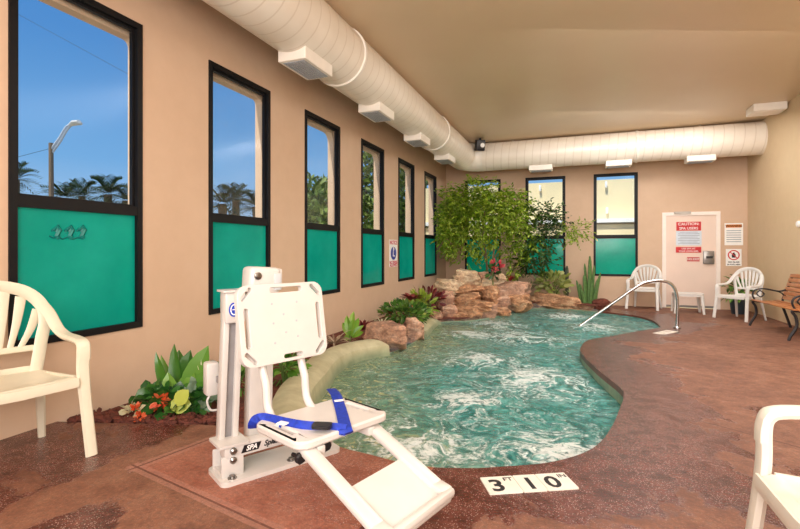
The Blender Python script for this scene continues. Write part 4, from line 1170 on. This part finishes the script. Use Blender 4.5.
# --- along the curb
pc = P(350, 338, .12)
r = thing('broad_leaf_plant', 'bright green broad-leaf plant on the bed left of the large boulder', 'plant', pc)
bm = nb()
for b_, w in (((346, 318), .12), ((352, 314), .13), ((358, 320), .12), ((343, 324), .10), ((361, 326), .1), ((352, 322), .12), ((344, 338), .1), ((362, 332), .09)):
    zf = -SN * pc.x + CS * pc.y + random.uniform(-.08, .06); rr = sight(*b_); B_ = V((rr.x * zf, rr.y * zf, EYE + rr.z * zf)); dd = B_ - pc
    add_leaf(bm, pc + dd * .15, dd, V((SN, -CS, .3)) + rvec() * .3, dd.length * 1.0, w * .72, .6, 5, .16, 0)
obj('leaves', bm, leafy('bright leaves', [(96, 150, 40), (124, 172, 56), (150, 190, 76)], .35, .25), r)
bm = nb(); add_tube(bm, [pc - V((0, 0, .04)), pc + V((0, 0, .08))], .012, 6); obj('stem', bm, M_stemg, r)
rosette('maroon_rosette', 'dark maroon upright plant beside the broad-leaf plant', 'plant', P(363, 330, .15), 14, .18, .04, M_leafR, 1.0, .3)
rosette('dried_agave', 'dried curled grey plant on the bed right of the lift backrest', 'plant', P(334, 345, .1), 34, .34, .03, M_dry, .75, 1.3, shape=2, seg=6)
rosette('pale_air_plant', 'pale silvery spiky plant behind the large boulder', 'plant', P(382, 326, .12), 34, .22, .035, leafy('silver leaves', [(176, 176, 140), (206, 204, 170), (150, 130, 110)], .5, .1), .7, .6, shape=2)
bush('green_shrub', 'dense green shrub on the bed behind the smaller boulder', 'plant', P(404, 325, .1), .40, .16, .36, 330, .10, .055, leafy('shrub leaves', [(52, 96, 36), (84, 128, 48), (120, 156, 66), (60, 84, 44)], .4, .15))
bush('yellow_green_plant', 'yellow-green leafy plant right of the dense shrub on the bed', 'plant', P(420, 318, .1), .26, .14, .42, 120, .16, .06, leafy('lime leaves', [(120, 150, 44), (156, 178, 64), (190, 200, 100)], .4, .25))
rosette('dark_red_bromeliad', 'dark red rosette topping the shrub beside the wall', 'plant', P(411, 299, .55) if False else PY(411, 300, 7.5), 22, .2, .08, M_leafR, .6, .6)
rosette('bronze_rosette', 'small bronze rosette left of the dense shrub', 'plant', PY(389, 314, 6.9), 18, .15, .06, leafy('bronze leaves', [(96, 50, 36), (120, 74, 48), (90, 92, 40)], .4, .1), .6, .6)
rosette('peach_bromeliad', 'peach and cream bromeliad in the yellow-green plant', 'plant', PY(409, 311, 7.2), 14, .16, .06, leafy('peach leaves', [(236, 196, 120), (228, 150, 100)], .4, .2), .8, .4)
bush('maroon_shrub', 'dark maroon shrub in the corner left of the rock waterfall', 'plant', PY(430, 309, 8.7), .24, .18, .34, 90, .16, .06, M_leafR)
rosette('lime_rosette', 'pale lime rosette on the short curb', 'plant', PY(424, 316, 7.4), 16, .22, .06, leafy('pale lime', [(196, 206, 110), (216, 220, 140)], .4, .25), .5, .5)
# --- on the rocks
r = thing('pink_flower_plant', 'pink flowering plant with green leaves on top of the rock waterfall', 'flower', PY(494, 280, 10.0))
bm = nb(); c0 = PY(496.5, 265.5, 10.0)
for k in range(40): q = rvec(.2); add_leaf(bm, c0 + V((q.x * .1, q.y * .06, q.z * .07)), q, rvec(), .09, .055, .3, 3, .1)
obj('petals', bm, M_pinkf, r)
bm = nb(); c1 = PY(493, 273, 10.0)
for k in range(28): q = rvec(.3); add_leaf(bm, c1 + V((q.x * .07, q.y * .05, q.z * .1)), q, rvec(1), .13, .06, .4, 3, .1)
obj('leaves', bm, M_leafB, r)
bm = nb(); add_tube(bm, [PY(493, 285, 10.0), c1, c0], .01, 6); obj('stem', bm, M_stemg, r)
rosette('red_bromeliad', 'red bromeliad on the right shoulder of the rock waterfall', 'flower', PY(510, 281, 10.6), 26, .18, .05, leafy('red leaves', [(190, 60, 60), (150, 40, 44), (210, 90, 70)], .4, .2), .9, .4)
rosette('aloe_plant', 'spiky green aloe between the rocks and the variegated bush', 'plant', PY(527, 294, 11.35), 18, .34, .035, M_leafB, 1.0, .3, shape=2)
bush('variegated_bush', 'leafy variegated bush behind the long low rock', 'plant', PY(553, 297, 11.5), .40, .14, .58, 150, .15, .10, M_leafV, True, .5, 1)
def cactus(name, label, base, stems, mat, rr_=.03):
    r = thing(name, label, 'cactus', base)
    for (dx, dy, h, lean, rad) in stems:
        bm = nb(); n_ = 8; b = V(base) + V((dx, dy, 0)); rings = []
        pts = [b + V((lean * (k / n_) ** 1.4, 0, h * k / n_)) for k in range(n_ + 1)]
        rs = [rad * (.85 + .15 * math.sin(PI * k / n_)) for k in range(n_)] + [rad * .35]
        seg = 14
        for i, p in enumerate(pts):
            rings.append([bm.verts.new(p + V((math.cos(2 * PI * j / seg), math.sin(2 * PI * j / seg), 0)) * rs[i] * (1 if j % 2 else .8)) for j in range(seg)])
        for a, b2_ in zip(rings, rings[1:]):
            for j in range(seg): bm.faces.new((a[j], a[(j + 1) % seg], b2_[(j + 1) % seg], b2_[j]))
        bm.faces.new(rings[-1]); bm.faces.new(rings[0][::-1])
        obj('stem', bm, mat, r)
    return r
cactus('column_cactus', 'single dark columnar cactus standing behind the long low rock', PY(567, 297, 11.6), [(0, 0, .72, 0, .045)], M_cactusd)
cactus('cluster_cactus', 'light green cluster cactus of many columns beside the last window', PY(588, 303, 11.4), [(-.12, .05, .42, -.05, .035), (-.05, 0, .62, -.03, .04), (.02, -.03, .95, .02, .04), (.06, .08, 1.05, -.02, .04), (.13, 0, .55, .08, .04), (.0, .12, .75, .06, .04), (.1, -.06, .36, .1, .035), (-.08, -.06, .3, -.06, .035), (.16, .06, .68, .10, .03), (-.16, .0, .5, -.08, .028), (.09, .05, .84, .04, .03), (-.02, .06, .88, -.05, .03), (.05, -.08, .5, .03, .03)], M_cactus)

# ================================================================== OUTDOORS
bm = nb(); wbox(bm, -90, XL - .26, -60, 120, -.8, -.6); wbox(bm, XL - .26, 60, YB + .2, 120, -.8, -.6); struct('ground', bm, M_ground, smooth=False)
bd = thing('neighbouring_building', 'sunlit cream stucco building with a white ledge outside the back windows', 'building', (0, 16.5, -.6))
bm = nb(); wbox(bm, -5.7, 9, 16.4, 17, -.6, 3.5); obj('wall', bm, M_bldg, bd, smooth=False)
bm = nb(); wbox(bm, -5.7, 9, 15.9, 16.4, 2.12, 2.24); obj('ledge', bm, M_bldgw, bd, smooth=False)
bm = nb(); wbox(bm, -5.7, 9, 16.05, 16.4, -.6, 2.06); obj('lower_wall', bm, M_bldg, bd, smooth=False)
for px, py in ((606, 184.5), (607, 210.5), (540, 188)):
    c = PY(px, py, 16.3); bm = nb(); add_box(bm, c, (.07, .12, .2), None, .02); obj('wall_lamp', bm, M_bldgw, bd)
# street lamp seen through the nearest window
Yl = 12.0
base = PX(52, 190, -19.0)
sl = thing('street_lamp', 'street lamp on a wooden pole seen through the nearest window', 'street lamp', (base.x, base.y, -.6))
def SL(px, py): 
    r = sight(px, py); zf0 = -SN * base.x + CS * base.y; return V((r.x * zf0, r.y * zf0, EYE + r.z * zf0))
pt = SL(51, 143)
bm = nb(); add_tube(bm, [V((base.x, base.y, -.6)), pt], [.10, .08], 8); obj('pole', bm, M_pole, sl)
bm = nb(); add_tube(bm, smooth_path([SL(51, 150), SL(60, 138), SL(67, 127), SL(76, 123)], 5), .06, 6); add_tube(bm, smooth_path([SL(52, 153), SL(60, 142), SL(67, 130), SL(72, 124.5)], 5), .04, 6); obj('arm', bm, simple('galvanised arm', (190, 198, 206), .5), sl)
bm = nb(); add_tube(bm, [SL(70, 125), SL(74, 123), SL(79, 122.5), SL(81, 124)], [.08, .16, .16, .08], 8, [.06, .1, .1, .05]); obj('lamp_head', bm, simple('lamp head', (214, 212, 204), .5), sl)
for i, (a, b_, lb_) in enumerate((((14, 158, 20), (52, 148, 20), 'thin utility wire running left from the street lamp pole'), ((52, 148, 20), (140, 250, 20), 'thin utility wire sloping down right from the street lamp pole'), ((14, 12, 25), (130, 75, 22), 'high thin utility wire crossing the upper sky of the nearest window'))):
    def W3(q): r = sight(q[0], q[1]); return V((r.x * q[2], r.y * q[2], EYE + r.z * q[2]))
    A_, B_ = W3(a), W3(b_); bm = nb(); ext = (B_ - A_) * .3
    add_tube(bm, [A_ - ext * (1 if i != 1 else 0), A_, B_, B_ + ext * (1 if i != 0 else 0)], .008, 4); tag(obj('utility_wire', bm, M_iron), lb_, 'wire')
# palms
def make_palm(label, loc, h, R_):
    r = thing('palm_tree', label, 'tree', loc, group='palms beyond the street')
    bm = nb(); add_tube(bm, [V((0, 0, 0)), V((.1, 0, h * .5)), V((0, 0, h))], [.22, .17, .15], 8); obj('trunk', bm, M_pole, r, False)
    bm = nb()
    for k in range(30):
        a = k * 2.399; el = random.uniform(-.5, 1.3); d = V((math.cos(a) * math.cos(el), math.sin(a) * math.cos(el), math.sin(el)))
        p = V((0, 0, h)); side = d.cross(V((0, 0, 1))).normalized(); n_ = 9
        for j in range(1, n_ + 1):
            f = j / n_; q = p + d * R_ * f + V((0, 0, -.45 * R_ * f * f))
            for sgn in (-1, 1): add_leaf(bm, q, side * sgn * .8 + d * .7 + V((0, 0, -.1)), V((0, 0, 1)), R_ * .42 * (1.15 - f * .6), R_ * .05, .6, 2, .05, 2)
    obj('fronds', bm, M_palm, r, False); return r
pl = [(82, 196, 23), (64, 198, 29), (108, 195, 17), (16, 180, 25), (126, 201, 33), (222, 204, 17), (236, 200, 22), (256, 207, 28)]
names = ['dark palm crown right of the street lamp pole', 'low palm crown at the foot of the street lamp pole', 'dark bushy palm near the right side of the nearest window', 'palm frond tip at the left side of the nearest window', 'small palm at the right frame of the nearest window', 'palm at the left side of the second window', 'tallest palm in the middle of the second window', 'palm at the right side of the second window']
pm = None
for (px, py, zf0), nm in zip(pl, names):
    r = sight(px, py); c = V((r.x * zf0, r.y * zf0, EYE + r.z * zf0)); hgt_ = c.z + .6
    if pm is None: pm = make_palm(nm, (c.x, c.y, -.6), 3.6, 1.15); o = pm
    else: o = copy_tree(pm); o['label'] = nm
    o.location = (c.x, c.y, -.6); o.rotation_euler.z = random.uniform(0, 6); kk = random.uniform(.85, 1.15) * zf0 / 20; o.scale = (kk, kk, hgt_ / 3.6)
def out_tree(label, px, py, zf0, R_, Hh, n, mat=M_treeg):
    r_ = sight(px, py); c = V((r_.x * zf0, r_.y * zf0, EYE + r_.z * zf0))
    r = thing('garden_tree', label, 'tree', (c.x, c.y, -.6)); bm = nb()
    for k in range(n):
        q = rvec(); rr = random.random() ** .4
        add_leaf(bm, c + V((q.x * R_ * rr, q.y * R_ * rr, q.z * Hh * rr)), q + rvec(), rvec(1), .26, .14, .3, 2, .08)
    obj('crown', bm, mat, r)
    bm = nb(); add_tube(bm, [V((c.x, c.y, -.6)), c], [.15, .06], 7); obj('trunk', bm, M_pole, r)
out_tree('bushy green tree low in the third window', 312, 222, 14, 1.0, 1.3, 1500)
out_tree('light green tree at the right side of the third window', 326, 205, 24, 1.5, 1.4, 1200)
out_tree('tall green tree filling the left half of the fourth window', 366, 185, 17, 1.2, 2.8, 2600)
out_tree('tall green tree at the left edge of the fifth window', 402, 195, 20, 1.1, 2.6, 2200)

# ================================================================== LIGHT
w = bpy.data.worlds.new('sky'); bpy.context.scene.world = w; w.use_nodes = True; nt = w.node_tree; nt.nodes.clear()
tc = nt.nodes.new('ShaderNodeTexCoord'); sx = nt.nodes.new('ShaderNodeSeparateXYZ'); nt.links.new(tc.outputs['Generated'], sx.inputs[0])
rp = nt.nodes.new('ShaderNodeValToRGB'); nt.links.new(sx.outputs[2], rp.inputs[0])
e = rp.color_ramp.elements
e[0].position = .0; e[0].color = lin(190, 216, 242); e[1].position = .75; e[1].color = lin(62, 122, 198)
x = e.new(.16); x.color = lin(120, 176, 230); x = e.new(.36); x.color = lin(84, 146, 214)
bg = nt.nodes.new('ShaderNodeBackground'); bg.inputs[1].default_value = 1.0; nt.links.new(rp.outputs[0], bg.inputs[0])
wo = nt.nodes.new('ShaderNodeOutputWorld'); nt.links.new(bg.outputs[0], wo.inputs[0])
def light(name, typ, loc, target, energy, size=None, color=(1, .95, .88)):
    l = bpy.data.lights.new(name, typ); l.energy = energy; l.color = color
    if typ == 'AREA': l.shape = 'RECTANGLE'; l.size, l.size_y = size
    o = bpy.data.objects.new(name, l); C.objects.link(o); o.location = loc
    o.rotation_euler = (V(target) - V(loc)).to_track_quat('-Z', 'Y').to_euler(); return o
s = light('sun', 'SUN', (0, 0, 20), V((.15, .7, -1)) + V((0, 0, 20)), 4.2); s.data.angle = .01; s.data.color = (1, .95, .86)
light('ceiling_fill', 'AREA', (.6, 1.2, 3.7), (.6, 2.2, 0), 60, (3.5, 2.6), (1, .97, .94))  # added fill light over the near deck, no fixture on the ceiling
light('rear_fill', 'AREA', (.5, -2.6, 2.4), (0, 8, 1.4), 225, (5, 2.4), (1, .97, .94))  # unseen fill light added behind the camera, aimed down the room
light('mid_fill', 'AREA', (1.0, 6.0, 3.74), (.6, 7, 0), 260, (3, 4), (1, .97, .94))  # added fill light above the pool where the ceiling is bare
light('far_fill', 'AREA', (1.0, 9.4, 3.74), (.6, 10.5, 0), 150, (3, 1.4), (1, .97, .94))  # added fill light for the back of the room, no real fixture
light('bounce_fill', 'AREA', (.4, -1.2, 1.9), (.4, 2.6, 3.78), 150, (3, 1.2), (1, .97, .94))  # unseen light added behind the camera to brighten the ceiling
sc = bpy.context.scene
sc.view_settings.view_transform = 'Standard'; sc.view_settings.look = 'None'; sc.view_settings.exposure = 0
sc.cycles.use_denoising = True
sc.cycles.max_bounces = 10; sc.cycles.transparent_max_bounces = 16
sc.cycles.sample_clamp_indirect = 6
